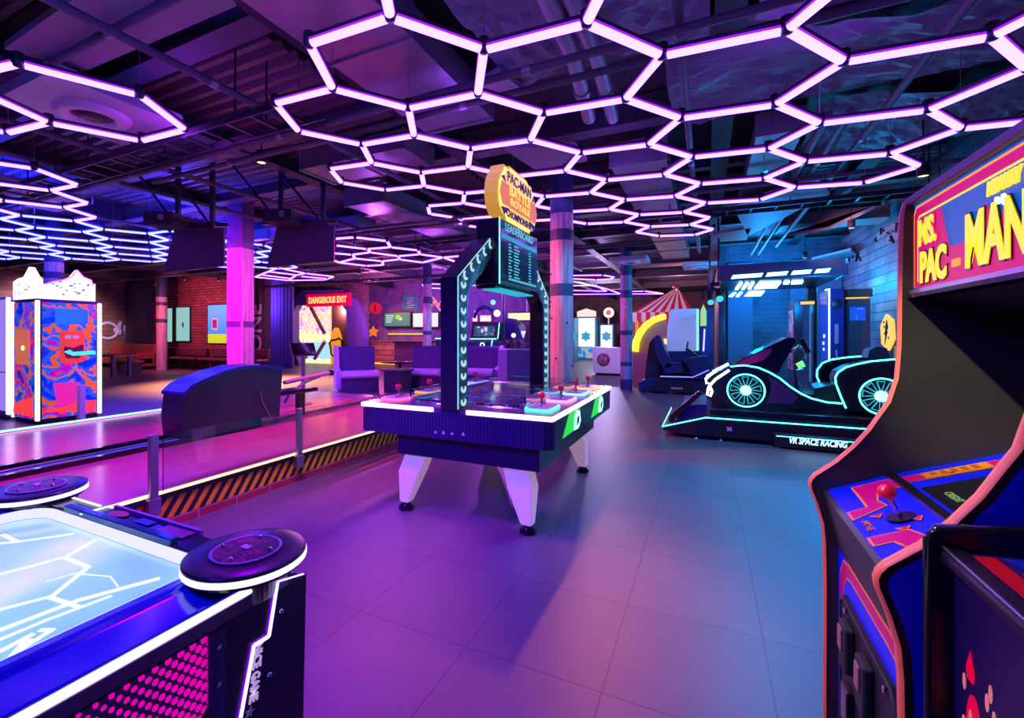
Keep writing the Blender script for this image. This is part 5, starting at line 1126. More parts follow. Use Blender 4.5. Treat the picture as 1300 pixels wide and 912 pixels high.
# yellow glowing arch frame behind it
Y2 = 14.8
pa = [(803, 446), (804, 434), (809, 422), (817, 412), (828, 404), (838, 400.5), (845, 399.5)]; pb = [(845, 405), (838, 407), (829, 411), (820, 419), (814, 428), (811, 437), (810, 447)]
t = thing('lit_arch_slide', 'curved yellow glowing arch hood of a ride behind the driving simulator', 'ride hood', (-1.9, Y2+.5, 0))
obj('arch_band', MB().prism(oy(pa+pb, Y2), 'y', Y2, Y2+.3), glow('arch_yellow', (1.5, 1.25, .05), .9), t)
obj('arch_line', MB().tube([(x, Y2-.02, z) for x, z in oy(pa, Y2)], .022, 6), G_yellow, t)
obj('inner_shell', MB().prism(oy([(810, 447), (812, 434), (820, 419), (832, 409), (845, 406), (849, 412), (848, 436), (830, 446)], Y2+.2), 'y', Y2+.15, Y2+.25), mat('arch_tan', (.55, .34, .22), .5), t)
pl = oy([(803, 447), (835, 447)], Y2+.1)
obj('plinth', MB().box(pl[0][0], pl[1][0], Y2+.1, Y2+.9, 0, pl[0][1]), mat('plinth_tan', (.5, .3, .25), .5), t)
obj('yellow_lamp', MB().ball((*[onY(844, 434, Y2)[0]], Y2+.1, onY(844, 434, Y2)[1]), .10, sc=(1, .4, .8)), G_yellow, t)
# white service counter with a round badge
Yc_ = 17.0
t = thing('service_counter', 'low white service counter with a round cartoonish badge', 'counter', (-3, Yc_+.4, 0))
ct = oy([(752, 441), (752, 469), (754, 472), (812, 474), (814, 445)], Yc_)
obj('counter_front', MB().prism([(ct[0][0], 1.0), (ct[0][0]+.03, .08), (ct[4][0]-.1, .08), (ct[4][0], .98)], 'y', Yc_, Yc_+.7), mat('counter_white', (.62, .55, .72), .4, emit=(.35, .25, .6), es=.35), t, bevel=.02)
obj('plinth', MB().box(ct[0][0]+.1, ct[4][0]-.15, Yc_+.05, Yc_+.65, 0, .08), black, t)
bx = onY(766, 457, Yc_)
bd = obj('badge', MB().lathe([(0, -.03), (.20, -.025), (.23, 0)], (bx[0], Yc_, bx[1]), 24, axis='y'), mat('badge_brown', (.22, .08, .12), .5), t)
obj('badge_inner', MB().lathe([(0, -.036), (.15, -.034), (.17, -.028)], (bx[0], Yc_, bx[1]-.01), 20, axis='y'), mosaic('badge_art', [(0, (.5, .3, .3)), (.48, (.15, .05, .15)), (.55, (.7, .5, .4))], 9, 0), bd)
# bright kiosks along the far wall
for (p0, p1, Yk, yt, yb, lab, st) in ((731, 757, 27.0, 403, 455, 'bright white and blue game kiosk far back beside the thick column', 0), (761, 779, 27.5, 412, 456, 'bright white game kiosk with a round red sign on top', 1), (724, 729.3, 25.2, 404, 455, 'pale green edge-lit kiosk half hidden by the thick column', 2)):
    x0_, zt = onY(p0, yt, Yk); x1_, _ = onY(p1, yt, Yk)
    t = thing('prize_kiosk', lab, 'game kiosk', ((x0_+x1_)/2, Yk+.4, 0), 0, 'bright kiosks at the far wall')
    obj('cabinet_body', MB().box(x0_, x1_, Yk, Yk+.9, 0, zt), mat('far_kiosk_teal', (.05, .25, .35), .4), t)
    fr = obj('lit_front', MB().box(x0_+.08, x1_-.08, Yk-.02, Yk, .75, zt-.06), glow('kiosk_white', (1.0, 1.15, 1.15), 1.), t)
    obj('print_shape', MB().prism([((x0_+x1_)/2+.32*math.cos(a*PI/6)*(1 if a % 2 else .6), 1.35+.3*math.sin(a*PI/6)*(1 if a % 2 else .7)) for a in range(12)], 'y', Yk-.03, Yk-.02), glow('print_blue', (.05, .4, .7), .8), fr)
    obj('lower_panel', MB().box(x0_+.08, x1_-.08, Yk-.02, Yk, .1, .70), mosaic('lower_print', [(0, (.02, .2, .5)), (.5, (.1, .5, .7)), (.6, (.8, .3, .1))], 3, .6), t)
    if st == 0: obj('top_sign', MB().prism([(x0_+.05, zt+.03), (x1_-.05, zt+.03), (x1_-.05, zt+.33), ((x0_+x1_)/2, zt+.5), (x0_+.05, zt+.33)], 'y', Yk+.1, Yk+.2), glow('top_peach', (1.3, 1.0, .9), .8), t)
    if st == 1:
        c = onY(772, 397, Yk); obj('round_sign', MB().lathe([(0, -.05), (.26, -.05), (.3, 0)], (c[0], Yk+.2, c[1]), 24, axis='y'), glow('ring_white', (1.2, 1.2, 1.4), .9), t)
        obj('round_sign_art', MB().lathe([(0, -.06), (.15, -.055)], (c[0], Yk+.2, c[1]), 16, axis='y'), glow('ring_red', (1.2, .12, .05), .8), t)
        obj('sign_stem', MB().box(c[0]-.04, c[0]+.04, Yk+.15, Yk+.2, zt, c[1]-.25), white, t)
# striped circus booth
Yt = 18.5
t = thing('circus_tent', 'small circus tent booth with red and white striped roof and orange curtain', 'tent', (-1.6, Yt+1, 0))
ap = onY(858, 368, Yt+.9); el_, er_ = onY(803, 397, Yt), onY(880, 396, Yt); n_ = 13
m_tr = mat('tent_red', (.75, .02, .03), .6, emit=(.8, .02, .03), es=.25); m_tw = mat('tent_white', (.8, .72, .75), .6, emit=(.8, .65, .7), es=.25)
for k in range(n_):
    a, b = k/n_, (k+1)/n_; X0, X1 = el_[0]+(er_[0]-el_[0])*a, el_[0]+(er_[0]-el_[0])*b
    w0, w1 = ap[0]-.12+.24*a, ap[0]-.12+.24*b; ze = el_[1]
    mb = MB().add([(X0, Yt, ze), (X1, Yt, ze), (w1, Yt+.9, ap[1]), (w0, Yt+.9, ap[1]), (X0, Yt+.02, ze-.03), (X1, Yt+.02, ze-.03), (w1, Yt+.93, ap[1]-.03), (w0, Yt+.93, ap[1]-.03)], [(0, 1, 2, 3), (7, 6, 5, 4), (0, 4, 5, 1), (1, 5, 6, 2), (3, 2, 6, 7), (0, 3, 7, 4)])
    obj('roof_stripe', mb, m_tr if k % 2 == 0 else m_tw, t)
    pts = [(X0, ze), (X1, ze)]+[(X1+(X0-X1)*q/6, ze-.28-.10*math.sin(PI*q/6)) for q in range(7)]
    obj('scallop', MB().prism(pts, 'y', Yt-.03, Yt), m_tw if k % 2 == 0 else m_tr, t)
obj('curtain', MB().box(el_[0]+.05, er_[0]-.05, Yt+.15, Yt+.2, 0, el_[1]-.1), stripes('curtain_stripes', 'X', 'X', 3.2, 0, [(0, (.55, .06, .02)), (.35, (.85, .35, .04)), (.6, (.75, .5, .10)), (.75, (.5, .05, .02))], emit=.5), t)
for xx in (el_[0]+.03, er_[0]-.03): obj('tent_pole', MB().cyl((xx, Yt+.05, 0), (xx, Yt+.05, el_[1]), .04, n=10), mat('pole_rose', (.6, .3, .4), .4), t)
obj('finial', MB().ball((ap[0], Yt+.9, ap[1]+.12), .12), mat('finial_gold', (.8, .5, .2), .3, .5), t)

# ---------------------------------------------------------------- photo booth at the left
BX, BY = -9.6, 3.6
m_art = mosaic('booth_art', [(0, (.0, .02, .5)), (.40, (.02, .08, .55)), (.46, (.75, .10, .01)), (.51, (.0, .12, .7)), (.56, (.45, .0, .35)), (.61, (.8, .04, .03)), (.66, (.02, .02, .4))], 2.6, .8, warp=.6, rough=.2)
t = thing('photo_booth', 'tall square booth covered in orange and blue cartoon art with glowing white crown tops', 'photo booth', (BX-.45, BY+.45, 0))
obj('booth_body', MB().box(BX-.86, BX-.01, BY+.01, BY+.88, .06, 2.0), mat('booth_dark', (.03, .02, .08), .3), t)
obj('base', MB().box(BX-.82, BX-.03, BY+.03, BY+.85, 0, .06), black, t)
sA = obj('side_art', MB().box(BX-.01, BX, BY+.07, BY+.82, .08, 1.98), m_art, t); sB = obj('side_art', MB().box(BX-.80, BX-.07, BY, BY+.01, .08, 1.98), m_art, t)
Gl = glow('booth_led', (2.2, 1.7, 3.0), 1.1)
for (a, b) in ((BX-.03, BY-.01), (BX-.01, BY+.84), (BX-.86, BY-.01)): obj('corner_light', MB().box(a-.02, a+.04, b-.0, b+.05, .06, 2.0), Gl, t, bevel=.01)
m_red = mat('creature_red', (.85, .06, .04), .35, emit=(.9, .06, .03), es=.6)
def yA(px, py): return onX(px, py, BX+.006)
cr = obj('creature_panel', MB().prism(rrect(yA(76, 0)[0], yA(107, 0)[0], yA(90, 461)[1], yA(90, 420)[1], .06), 'x', BX, BX+.012), m_red, sA)
obj('creature_mouth', MB().prism([yA(80, 447), yA(82, 440), yA(93, 442), yA(105, 437), yA(106, 447), yA(100, 455), yA(84, 455)], 'x', BX+.012, BX+.02), mat('creature_dark', (.25, .01, .04), .4), cr)
obj('creature_tongue', MB().prism([yA(80, 447), yA(88, 444), yA(92, 447), yA(120, 445), yA(121, 450), yA(92, 452)], 'x', BX+.02, BX+.028), glow('tongue_cyan', (.1, 1.1, 1.4), .8), cr)
for px in (86, 96): c = yA(px, 428); obj('creature_eye', MB().prism([(c[0]+.045*math.cos(a*PI/6), c[1]+.03*math.sin(a*PI/6)) for a in range(12)], 'x', BX+.012, BX+.02), glow('eye_lilac', (.5, .3, .9), .8), cr)
obj('blue_window', MB().prism(rrect(yA(70, 0)[0], yA(112, 0)[0], yA(90, 412)[1], yA(90, 392)[1], .05), 'x', BX, BX+.008), mat('booth_window', (.02, .12, .7), .15, emit=(.03, .2, .9), es=.5), sA)
obj('magenta_apron', MB().prism([yA(68, 487), yA(103, 485), yA(97, 512), yA(73, 517)], 'x', BX, BX+.008), glow('apron_magenta', (1.0, .02, .5), .8), sA)
obj('red_floor_glow', MB().prism([yA(58, 524), yA(62, 517), yA(80, 517), yA(100, 510), (BY+.81, yA(100, 510)[1]), (BY+.81, .1)], 'x', BX, BX+.008), glow('floor_red', (1.4, .06, .08), .8), sA)
def xB(px, py): return onY(px, py, BY-.006)
cr = obj('creature_panel', MB().prism(rrect(xB(20, 0)[0], xB(37, 0)[0], xB(28, 463)[1], xB(28, 419)[1], .05), 'y', BY-.012, BY), mat('creature_orange', (.85, .2, .08), .35, emit=(.9, .2, .1), es=.6), sB)
c = xB(30, 442); obj('creature_eye', MB().ball((c[0], BY-.02, c[1]), .04, 10, sc=(1, .3, 1)), G_warm, cr)
obj('red_floor_glow', MB().prism([xB(17, 524), xB(18, 512), xB(40, 505), xB(42, 530)], 'y', BY-.01, BY), MC['floor_red'], sB)
G_top = glow('crown_white', (1.25, 1.15, 1.2), 1.1)
topA = [yA(57, 382), yA(57, 361), yA(66, 358), yA(80, 356), yA(90, 352), yA(98, 343), yA(106, 352), yA(116, 356), yA(118, 364), (BY+.80, 2.34), (BY+.80, 2.03)]
cA_ = obj('crown_sign', MB().prism([(y, max(z, 2.03)) for y, z in topA], 'x', BX-.08, BX+.01), G_top, t)
topB = [xB(18, 382), xB(18, 358), xB(24, 354), xB(31, 352), xB(38, 339), xB(44, 350), xB(48, 354), xB(48, 384)]
cB_ = obj('crown_sign', MB().prism([(x, max(z, 2.03)) for x, z in topB], 'y', BY-.02, BY+.06), G_top, t)
obj('crown_edge', MB().tube([(BX+.012, y, z) for y, z in topA[1:9]], .010, 6), glow('crown_magenta', (2.0, .2, 2.), 1.), cA_)
rr = random.Random(3); m_ink = mat('crown_ink', (.1, .25, .6), .5, emit=(.2, .5, .8), es=.3)
for k in range(22):
    y = BY+.16+.55*rr.random(); z = 2.10+.22*rr.random(); obj('crown_scribble', MB().box(BX+.01, BX+.013, y, y+.03, z, z+.012+.02*rr.random()), m_ink, cA_)
for k in range(10):
    x = BX-.72+.5*rr.random(); z = 2.10+.2*rr.random(); obj('crown_scribble', MB().box(x, x+.03, BY-.023, BY-.02, z, z+.012+.02*rr.random()), m_ink, cB_)
obj('cornice', MB().box(BX-.87, BX+.01, BY-.01, BY+.89, 2.0, 2.03), mat('cornice_violet', (.1, .04, .3), .3), t)
t = thing('lit_vending_cabinet', 'pale lilac glowing cabinet at the left edge of the picture', 'vending machine', (-11.2, 3.9, 0))
xe = onY(11, 450, 3.55)[0]-.08
obj('cabinet_body', MB().box(xe-1.0, xe, 3.6, 4.3, .05, 2.1), mat('lilac_cabinet', (.35, .25, .6), .35), t, bevel=.02)
obj('lit_door', MB().box(xe-.95, xe-.10, 3.58, 3.6, .15, 2.05), glow('lilac_door', (.35, .22, .95), .9), t); obj('edge_light', MB().box(xe-.08, xe+.0, 3.57, 3.6, .1, 2.08), Gl, t)
obj('door_seam', MB().box(xe-.95, xe-.1, 3.575, 3.58, .80, .815), steel, t); obj('foot', MB().box(xe-.9, xe-.1, 3.65, 4.25, 0, .05), white, t)

# ---------------------------------------------------------------- brick wall with posters, benches
YB = 12.58
PG = 'lit posters on the red brick wall'
def poster(p0, p1, yt, yb, label, face, extra=None):
    a, b = onY(p0, yt, YB), onY(p1, yb, YB)
    t = thing('wall_poster', label, 'poster', ((a[0]+b[0])/2, YB, b[1]), 0, PG)
    for q in ((a[0]-.04, a[0], b[1]-.04, a[1]+.04), (b[0], b[0]+.04, b[1]-.04, a[1]+.04)): obj('frame_bar', MB().box(q[0], q[1], YB-.05, YB, q[2], q[3]), black, t)
    for q in ((b[1]-.04, b[1]), (a[1], a[1]+.04)): obj('frame_bar', MB().box(a[0]-.04, b[0]+.04, YB-.05, YB, *q), black, t)
    s = obj('poster_sheet', MB().box(a[0], b[0], YB-.04, YB-.01, b[1], a[1]), face, t)
    return t, s, a, b
g1 = glow('poster_mint', (.25, .55, .55), 1.)
poster(213, 220, 392, 434, 'narrow pale mint lit poster next to the far round column', g1)
t, s, a, b = poster(225, 242, 391, 433, 'pale mint lit poster with a tiny dark figure', g1)
cx_, cz_ = (a[0]+b[0])/2, (a[1]+b[1])/2-.03; obj('tiny_figure', MB().ball((cx_, YB-.045, cz_), .09, 10, sc=(.6, .2, 1.4)), black, s)
m, N, L, P = nodes('poster_sky', .4)
v = axes_vec(N, L, 'Z', 'X'); sp = N.new('ShaderNodeSeparateXYZ'); L.new(v.outputs[0], sp.inputs[0])
r = ramp(N, [(0, (.35, .75, .02)), (.24, (.35, .75, .02)), (.25, (.04, .28, .75)), (1, (.10, .45, .8))]); 
mm = N.new('ShaderNodeMath'); mm.operation = 'MULTIPLY'; mm.inputs[1].default_value = .65; L.new(sp.outputs[0], mm.inputs[0]); L.new(mm.outputs[0], r.inputs[0]); L.new(r.outputs[0], P.inputs['Base Color']); L.new(r.outputs[0], P.inputs['Emission Color']); P.inputs['Emission Strength'].default_value = .7
t, s, a, b = poster(265, 289, 388, 436, 'bright blue and green lit poster with a magenta box in the middle', m)
obj('magenta_box', MB().box(a[0]+.28, a[0]+.62, YB-.05, YB-.04, b[1]+.55, a[1]-.55), mat('box_cream', (.7, .6, .6), .4, emit=(.7, .6, .6), es=.3), s)
obj('magenta_face', MB().box(a[0]+.32, a[0]+.58, YB-.056, YB-.05, b[1]+.62, a[1]-.60), glow('box_magenta', (.55, .01, .15), .8), s)
# padded bench along the wall
for (p0, p1, lab) in ((196, 246, 'long dark padded bench under the mint posters'), (250, 326, 'long dark padded bench under the blue and green poster')):
    x0_, x1_ = onY(p0, 450, 11.9)[0], onY(p1, 450, 11.9)[0]
    t = thing('wall_bench', lab, 'bench', ((x0_+x1_)/2, 12.2, 0), 0, 'padded benches along the brick wall')
    obj('seat_pad', MB().box(x0_, x1_, 11.9, 12.45, .42, .52), mat('bench_wine', (.10, .02, .05), .35, spec=.6), t, bevel=.03); obj('back_pad', MB().box(x0_, x1_, 12.4, 12.52, .55, .9), MC['bench_wine'], t, bevel=.03)
    for k in range(4):
        for yy in (11.98, 12.38): x = x0_+.2+(x1_-x0_-.4)*k/3; obj('leg', MB().box(x-.03, x+.03, yy-.03, yy+.03, 0, .42), black, t)
# red settee and wooden table at the far left
x0_, x1_ = onY(127, 440, 11.3)[0], onY(182, 440, 11.3)[0]
t = thing('red_settee', 'rust red settee under the scribbled plank wall', 'settee', ((x0_+x1_)/2, 11.5, 0))
m_st = mat('settee_red', (.35, .05, .05), .5)
obj('seat', MB().box(x0_, x1_, 11.1, 11.7, .2, .48), m_st, t, bevel=.04); obj('backrest', MB().box(x0_, x1_, 11.7, 11.9, .2, 1.05), m_st, t, bevel=.05); obj('armrest', MB().box(x1_-.16, x1_+.0, 11.05, 11.9, .1, .7), m_st, t, bevel=.05)
obj('leg', MB().box(x1_-.1, x1_-.02, 11.12, 11.2, 0, .2), black, t); obj('leg', MB().box(x0_+.02, x0_+.1, 11.12, 11.2, 0, .2), black, t)
def ztab(px, py): return gz(px, py, .74)
a_, b_ = gz(150, 456, .74), gz(128, 456, .74)
c = gz(146, 478, 0)
t = thing('wooden_table', 'wooden table with dark slab legs beside the photo booth', 'table', c)
obj('tabletop', MB().box(c[0]-.8, c[0]+.8, c[1]-.45, c[1]+.35, .70, .76), mat('table_wood', (.30, .12, .07), .45), t, bevel=.01)
for dx in (-.5, .5):
    for dy in (-.3, .2): obj('leg', MB().box(c[0]+dx-.06, c[0]+dx+.06, c[1]+dy-.05, c[1]+dy+.05, 0, .70), mat('leg_teal', (.04, .08, .10), .4), t)
t = thing('wooden_bench', 'small wooden bench between the table and the red settee', 'bench', gz(165, 474, 0))
c = gz(165, 474, 0)
obj('seat', MB().box(c[0]-.6, c[0]+.6, c[1]-.2, c[1]+.2, .42, .47), MC['table_wood'], t, bevel=.008)
for dx in (-.45, .45): obj('leg', MB().box(c[0]+dx-.04, c[0]+dx+.04, c[1]-.16, c[1]+.16, 0, .42), black, t)
# chalk scribble on the plank wall
t = thing('wall_scribble', 'white graffiti scribble with a ring on the plank wall at far left', 'graffiti', (-24.39, 9, 1.9))
XW = -24.385; m_ch = mat('chalk_white', (.6, .55, .7), .7, emit=(.4, .3, .6), es=.3)
def yW(px, py): return onX(px, py, XW)
c = yW(137, 420)
obj('ring_mark', MB().tube([(XW, c[0]+.40*math.cos(a*PI/10), c[1]+.36*math.sin(a*PI/10)) for a in range(20)], .06, 6, closed=True), m_ch, t)
rr = random.Random(11)
for k in range(9):
    px = 146+k*4; pts = [(XW, *yW(px+rr.uniform(-2, 2), 408+rr.uniform(0, 18))) for q in range(5)]
    obj('scribble_stroke', MB().tube(pts, .035, 5), m_ch, t)

# mural, curtain, exit portal
YM = 13.0
struct('wall_mural', MB().box(onY(290, 0, YM)[0], onY(336, 0, YM)[0], YM, YM+.3, 0, 4), mat('mural_black', (.02, .015, .04), .7))
xm = (onY(317, 0, YM)[0]+onY(335, 0, YM)[0])/2; zc = onY(326, 425, YM)[1]
t = thing('mural_lettering', 'outlined graffiti word running up the dark wall strip right of the pink column', 'mural', (xm, YM, zc))
text('ZONE', .95, (xm+.0, YM-.02, zc-.05), (0, -1, 0), (-1, 0, 0), mat('mural_lilac', (.6, .45, .8), .6), t, wide=.98, bold=.01)
text('ZONE', .95, (xm+.0, YM-.024, zc-.05), (0, -1, 0), (-1, 0, 0), MC['mural_black'], t, wide=.98, bold=-.035, name='lettering_core')
YK = 14.5
x0_, x1_ = onY(335, 0, YK)[0], onY(373, 0, YK)[0]
vs = MB(); n_ = 48; pts = []
for k in range(n_+1):
    x = x0_+(x1_-x0_)*k/n_; pts.append((x, YK+.07*math.sin(k*1.15)))
cpts = pts+[(x, y+.04) for x, y in pts[::-1]]
k_ = len(cpts); vs.add([(x, y, .02) for x, y in cpts]+[(x, y, 3.9) for x, y in cpts], [(i, (i+1) % k_, k_+(i+1) % k_, k_+i) for i in range(k_)], 0, True)
thing_mesh('stage_curtain', vs, mat('curtain_violet', (.16, .12, .38), .75), 'heavy violet pleated curtain left of the exit portal', 'curtain')
YP = 16.3
t = thing('exit_portal', 'chunky violet frame around the glowing exit passage', 'portal', (-16.3, YP, 0))
outp = [(369, 472), (366, 430), (369, 398), (378, 378), (388, 369), (440, 369), (452, 380), (462, 402), (466, 430), (462, 452), (458, 468), (446, 468), (445, 440), (443, 396), (438, 388), (381, 388), (377, 396), (376, 438), (384, 466)]
outp = oy(outp, YP); outp = [(x, max(.0, z)) for x, z in outp]
obj('portal_frame', MB().prism(outp, 'y', YP-.2, YP+.15), mat('portal_violet', (.14, .10, .42), .5, bump=.3, bscale=4), t, bevel=.03)
def cogpts(c, R0, R1, n): return [(c[0]+(R1 if (k//2) % 2 else R0)*math.cos(2*PI*k/(2*n)), c[1]+(R1 if (k//2) % 2 else R0)*math.sin(2*PI*k/(2*n))) for k in range(2*n)]
YI = 17.4
t = thing('lit_showcase', 'glowing prize showcase with shelves seen through the exit portal', 'showcase', (-17.5, YI, 0))
def ip(pts): return oy(pts, YI)
x0_, z1_ = ip([(380, 388)])[0]; x1_, z0_ = ip([(421, 463)])[0]
m_sh = mosaic('showcase_goods', [(0, (.9, .25, .7)), (.42, (1., .8, .75)), (.50, (1., .55, .1)), (.56, (1., .9, .9)), (.63, (.8, .15, .5))], 2.8, 1.1, warp=.4)
obj('goods_panel', MB().box(x0_, x1_, YI, YI+.1, max(0.02, z0_), z1_), m_sh, t)
for (pa_, pb_) in (((380, 424), (421, 431)), ((380, 457), (421, 462))):
    a, b = ip([pa_, pb_]); obj('shelf_light', MB().box(x0_, x1_, YI-.1, YI, b[1], a[1]), glow('shelf_warm', (1.6, 1.1, .5), 1.), t)
a, b = ip([(380, 434), (421, 456)]); obj('lower_case', MB().box(x0_, x1_, YI-.08, YI-.001, b[1], a[1]), glow('case_cyan', (.45, .8, .95), 1.), t)
for (q0, q1) in (((397, 390), (415, 424)), ((415, 434), (402, 456)), ((380, 430), (392, 455))):
    a, b = ip([q0, q1]); obj('slanted_post', MB().tube([(a[0], YI-.14, a[1]), (b[0], YI-.14, b[1])], .09, 6), mat('post_plum', (.35, .12, .2), .5), t)
t = thing('orange_door_panel', 'plum door leaf with an orange cog symbol inside the exit', 'door panel', (-15.5, 17.0, 0))
x0_, z1_ = onY(421, 388, 17.0); x1_, _ = onY(442, 388, 17.0)
dp = obj('leaf', MB().box(x0_, x1_, 17.0, 17.1, .02, z1_), mat('door_plum', (.28, .10, .14), .5), t)
ob = oy([(420, 466), (420, 424), (425, 416), (430, 417), (434, 430), (436, 466)], 16.98)
obj('orange_patch', MB().prism([(x, max(z, .03)) for x, z in ob], 'y', 16.97, 17.0), mat('patch_orange', (.9, .42, .03), .5, emit=(1., .42, .03), es=.7), dp)
cc = onY(427, 441, 16.96)
obj('cog_symbol', MB().tube([(x, 16.96, z) for x, z in cogpts(cc, .36, .46, 8)], .05, 5, closed=True), black, dp); obj('cog_centre', MB().prism([(cc[0]-.16, cc[1]+.1), (cc[0], cc[1]-.2), (cc[0]+.16, cc[1]+.1), (cc[0], cc[1]+.02)], 'y', 16.94, 16.97), black, dp)
a, b = onY(391, 376, YP-.25), onY(443, 387, YP-.25)
t = thing('exit_sign', 'red neon sign reading DANGEROUS EXIT above the portal', 'sign', ((a[0]+b[0])/2, YP-.25, b[1]))
obj('sign_box', MB().box(a[0]-.05, b[0]+.1, YP-.3, YP-.2, b[1]-.04, a[1]+.06), mat('neon_box', (.4, .0, .05), .4, emit=(1., .0, .08), es=.6), t)
text('DANGEROUS EXIT', .38, ((a[0]+b[0])/2, YP-.31, (a[1]+b[1])/2), (0, -1, 0), (0, 0, 1), glow('neon_peach', (3., .75, .22), 1.), t, wide=(b[0]-a[0])/3.45, bold=.016)

# ---------------------------------------------------------------- back wall: televisions and plates
YW_ = 18.495
def plate(label, name, cat, pts, m, mark=None, group=None):
    P_ = oy(pts, YW_-.05); cx0 = sum(p[0] for p in P_)/len(P_); cz0 = sum(p[1] for p in P_)/len(P_)
    t = thing(name, label, cat, (cx0, YW_, cz0), 0, group)
    o = obj('plate', MB().prism(P_, 'y', YW_-.06, YW_), m, t)
    if mark: obj('symbol', MB().prism([(cx0+a, cz0+b) for a, b in mark], 'y', YW_-.075, YW_-.06), black, t)
    return t
bolt_ = [(-.05, .2), (.08, .03), (0, .03), (.06, -.2), (-.1, .0), (-.01, 0)]
def reg(cx0, cy0, r, n, a0=0): return [(cx0+r*math.cos(a0+2*PI*k/n), cy0+r*math.sin(a0+2*PI*k/n)) for k in range(n)]
WP = 'warning plates on the graffiti wall'
m_pr_ = mat('plate_red', (.8, .02, .06), .5, emit=(.8, .02, .06), es=.3); m_po = mat('plate_orange', (.85, .35, .08), .5, emit=(.8, .3, .05), es=.25); m_pp = mat('plate_peach', (.8, .48, .30), .5, emit=(.7, .4, .25), es=.2)
plate('round red plate left of the televisions', 'warning_plate', 'wall plate', reg(476.5, 391.5, 7.6, 10), m_pr_, bolt_, WP)
plate('upper orange diamond plate beside the portal', 'warning_plate', 'wall plate', reg(463, 397, 6, 4), m_po, bolt_, WP)
plate('lower orange diamond plate beside the portal', 'warning_plate', 'wall plate', reg(463, 412, 6, 4), m_po, bolt_, WP)
plate('orange star plate low on the graffiti wall', 'warning_plate', 'wall plate', [(473.5+(7.5 if k % 2 == 0 else 3.6)*math.sin(k*PI/5), 421.5-(7.5 if k % 2 == 0 else 3.6)*math.cos(k*PI/5)) for k in range(10)], mat('plate_star', (.9, .25, .03), .5, emit=(1., .3, .03), es=.5), None, WP)
plate('peach diamond plate above the second television, upper left one', 'warning_plate', 'wall plate', reg(549, 383, 6.5, 4, .15), m_pp, bolt_, WP)
plate('peach diamond plate above the second television, lower right one', 'warning_plate', 'wall plate', reg(559.5, 388.5, 7, 4, .15), m_pp, bolt_, WP)
tb_ = plate('dark green board with rows of marks above the televisions', 'notice_board', 'notice board', [(512, 374.5), (531, 377), (531, 394), (511, 393.5)], mat('board_green', (.02, .20, .20), .6, emit=(.01, .2, .2), es=.2))
for k in range(5):
    a = onY(516+k % 2, 379+k*2.9, YW_-.07); obj('board_row', MB().box(a[0], a[0]+.42-.06*(k % 3), YW_-.07, YW_-.06, a[1]-.02, a[1]+.02), mat('board_ink', (.4, .5, .6), .6), tb_)
def tv(p0, p1, yt, yb, label, m):
    a, b = onY(p0, yt, 18.3), onY(p1, yb, 18.3)
    t = thing('television', label, 'television', ((a[0]+b[0])/2, 18.3, b[1]), 0, 'televisions on the graffiti wall')
    obj('casing', MB().box(a[0]-.06, b[0]+.06, 18.3, 18.4, b[1]-.06, a[1]+.06), black, t, bevel=.01); s = obj('picture', MB().box(a[0], b[0], 18.29, 18.3, b[1], a[1]), m, t)
    obj('wall_bracket', MB().box((a[0]+b[0])/2-.15, (a[0]+b[0])/2+.15, 18.4, 18.5, (a[1]+b[1])/2-.1, (a[1]+b[1])/2+.1), darkmetal, t); return s, a, b
s, a, b = tv(488.5, 520.5, 398, 414, 'left wall television showing a teal picture with lines of text', glow('tv_teal', (.01, .22, .22), 1.))
for k in range(4): obj('caption_line', MB().box(a[0]+.08, a[0]+.55-.05*k, 18.282, 18.29, a[1]-.14-.1*k, a[1]-.10-.1*k), glow('tv_white', (.8, 1., 1.), .8), s)
obj('picture_patch', MB().ball((a[0]+.78, 18.285, a[1]-.2), .14, 10, sc=(1.2, .1, .8)), glow('tv_green', (.2, 1., .1), .8), s); obj('picture_patch', MB().ball((a[0]+.92, 18.285, a[1]-.28), .1, 10, sc=(1.2, .1, .8)), glow('tv_yellow', (1., .9, .4), .8), s)
tv(524.5, 556, 398, 415, 'right wall television showing a blank white picture', glow('tv_blank', (.75, .85, .85), 1.))
# lit ledge and crates below
t = thing('wall_ledge', 'orange-lit ledge of stacked planks under the televisions', 'ledge', (-13, 18, 0))
x0_, x1_ = onY(472, 0, 17.9)[0], onY(552, 0, 17.9)[0]
obj('plank_front', MB().box(x0_, x1_, 17.9, 18.4, .12, 1.1), brick('ledge_planks', 'X', 'Z', (.5, .22, .15), (.4, .16, .14), (.1, .04, .04), bw=2, bh=.24, ms=.02), t); obj('top_board', MB().box(x0_-.05, x1_, 17.85, 18.4, 1.1, 1.16), mat('ledge_top', (.25, .12, .14), .5), t)
obj('base_light', MB().box(x0_, x1_, 17.86, 17.9, .05, .12), glow('ledge_amber', (1.8, .8, .15), 1.), t); obj('upper_light', MB().box(x0_+.6, x1_-.6, 18.36, 18.4, 1.45, 1.5), MC['ledge_amber'], t)
x0_, x1_ = onY(501, 0, 15.5)[0], onY(538, 0, 15.5)[0]
t = thing('reception_desk', 'dark desk with lit foot behind the middle booth', 'desk', ((x0_+x1_)/2, 15.8, 0))
obj('desk_body', MB().box(x0_, x1_, 15.5, 16.2, .1, 1.12), mat('desk_plum', (.16, .06, .12), .5), t, bevel=.01); obj('desk_top', MB().box(x0_-.06, x1_+.06, 15.44, 16.25, 1.12, 1.18), black, t); obj('foot_light', MB().box(x0_, x0_+1.4, 15.46, 15.5, .04, .1), MC['ledge_amber'], t)

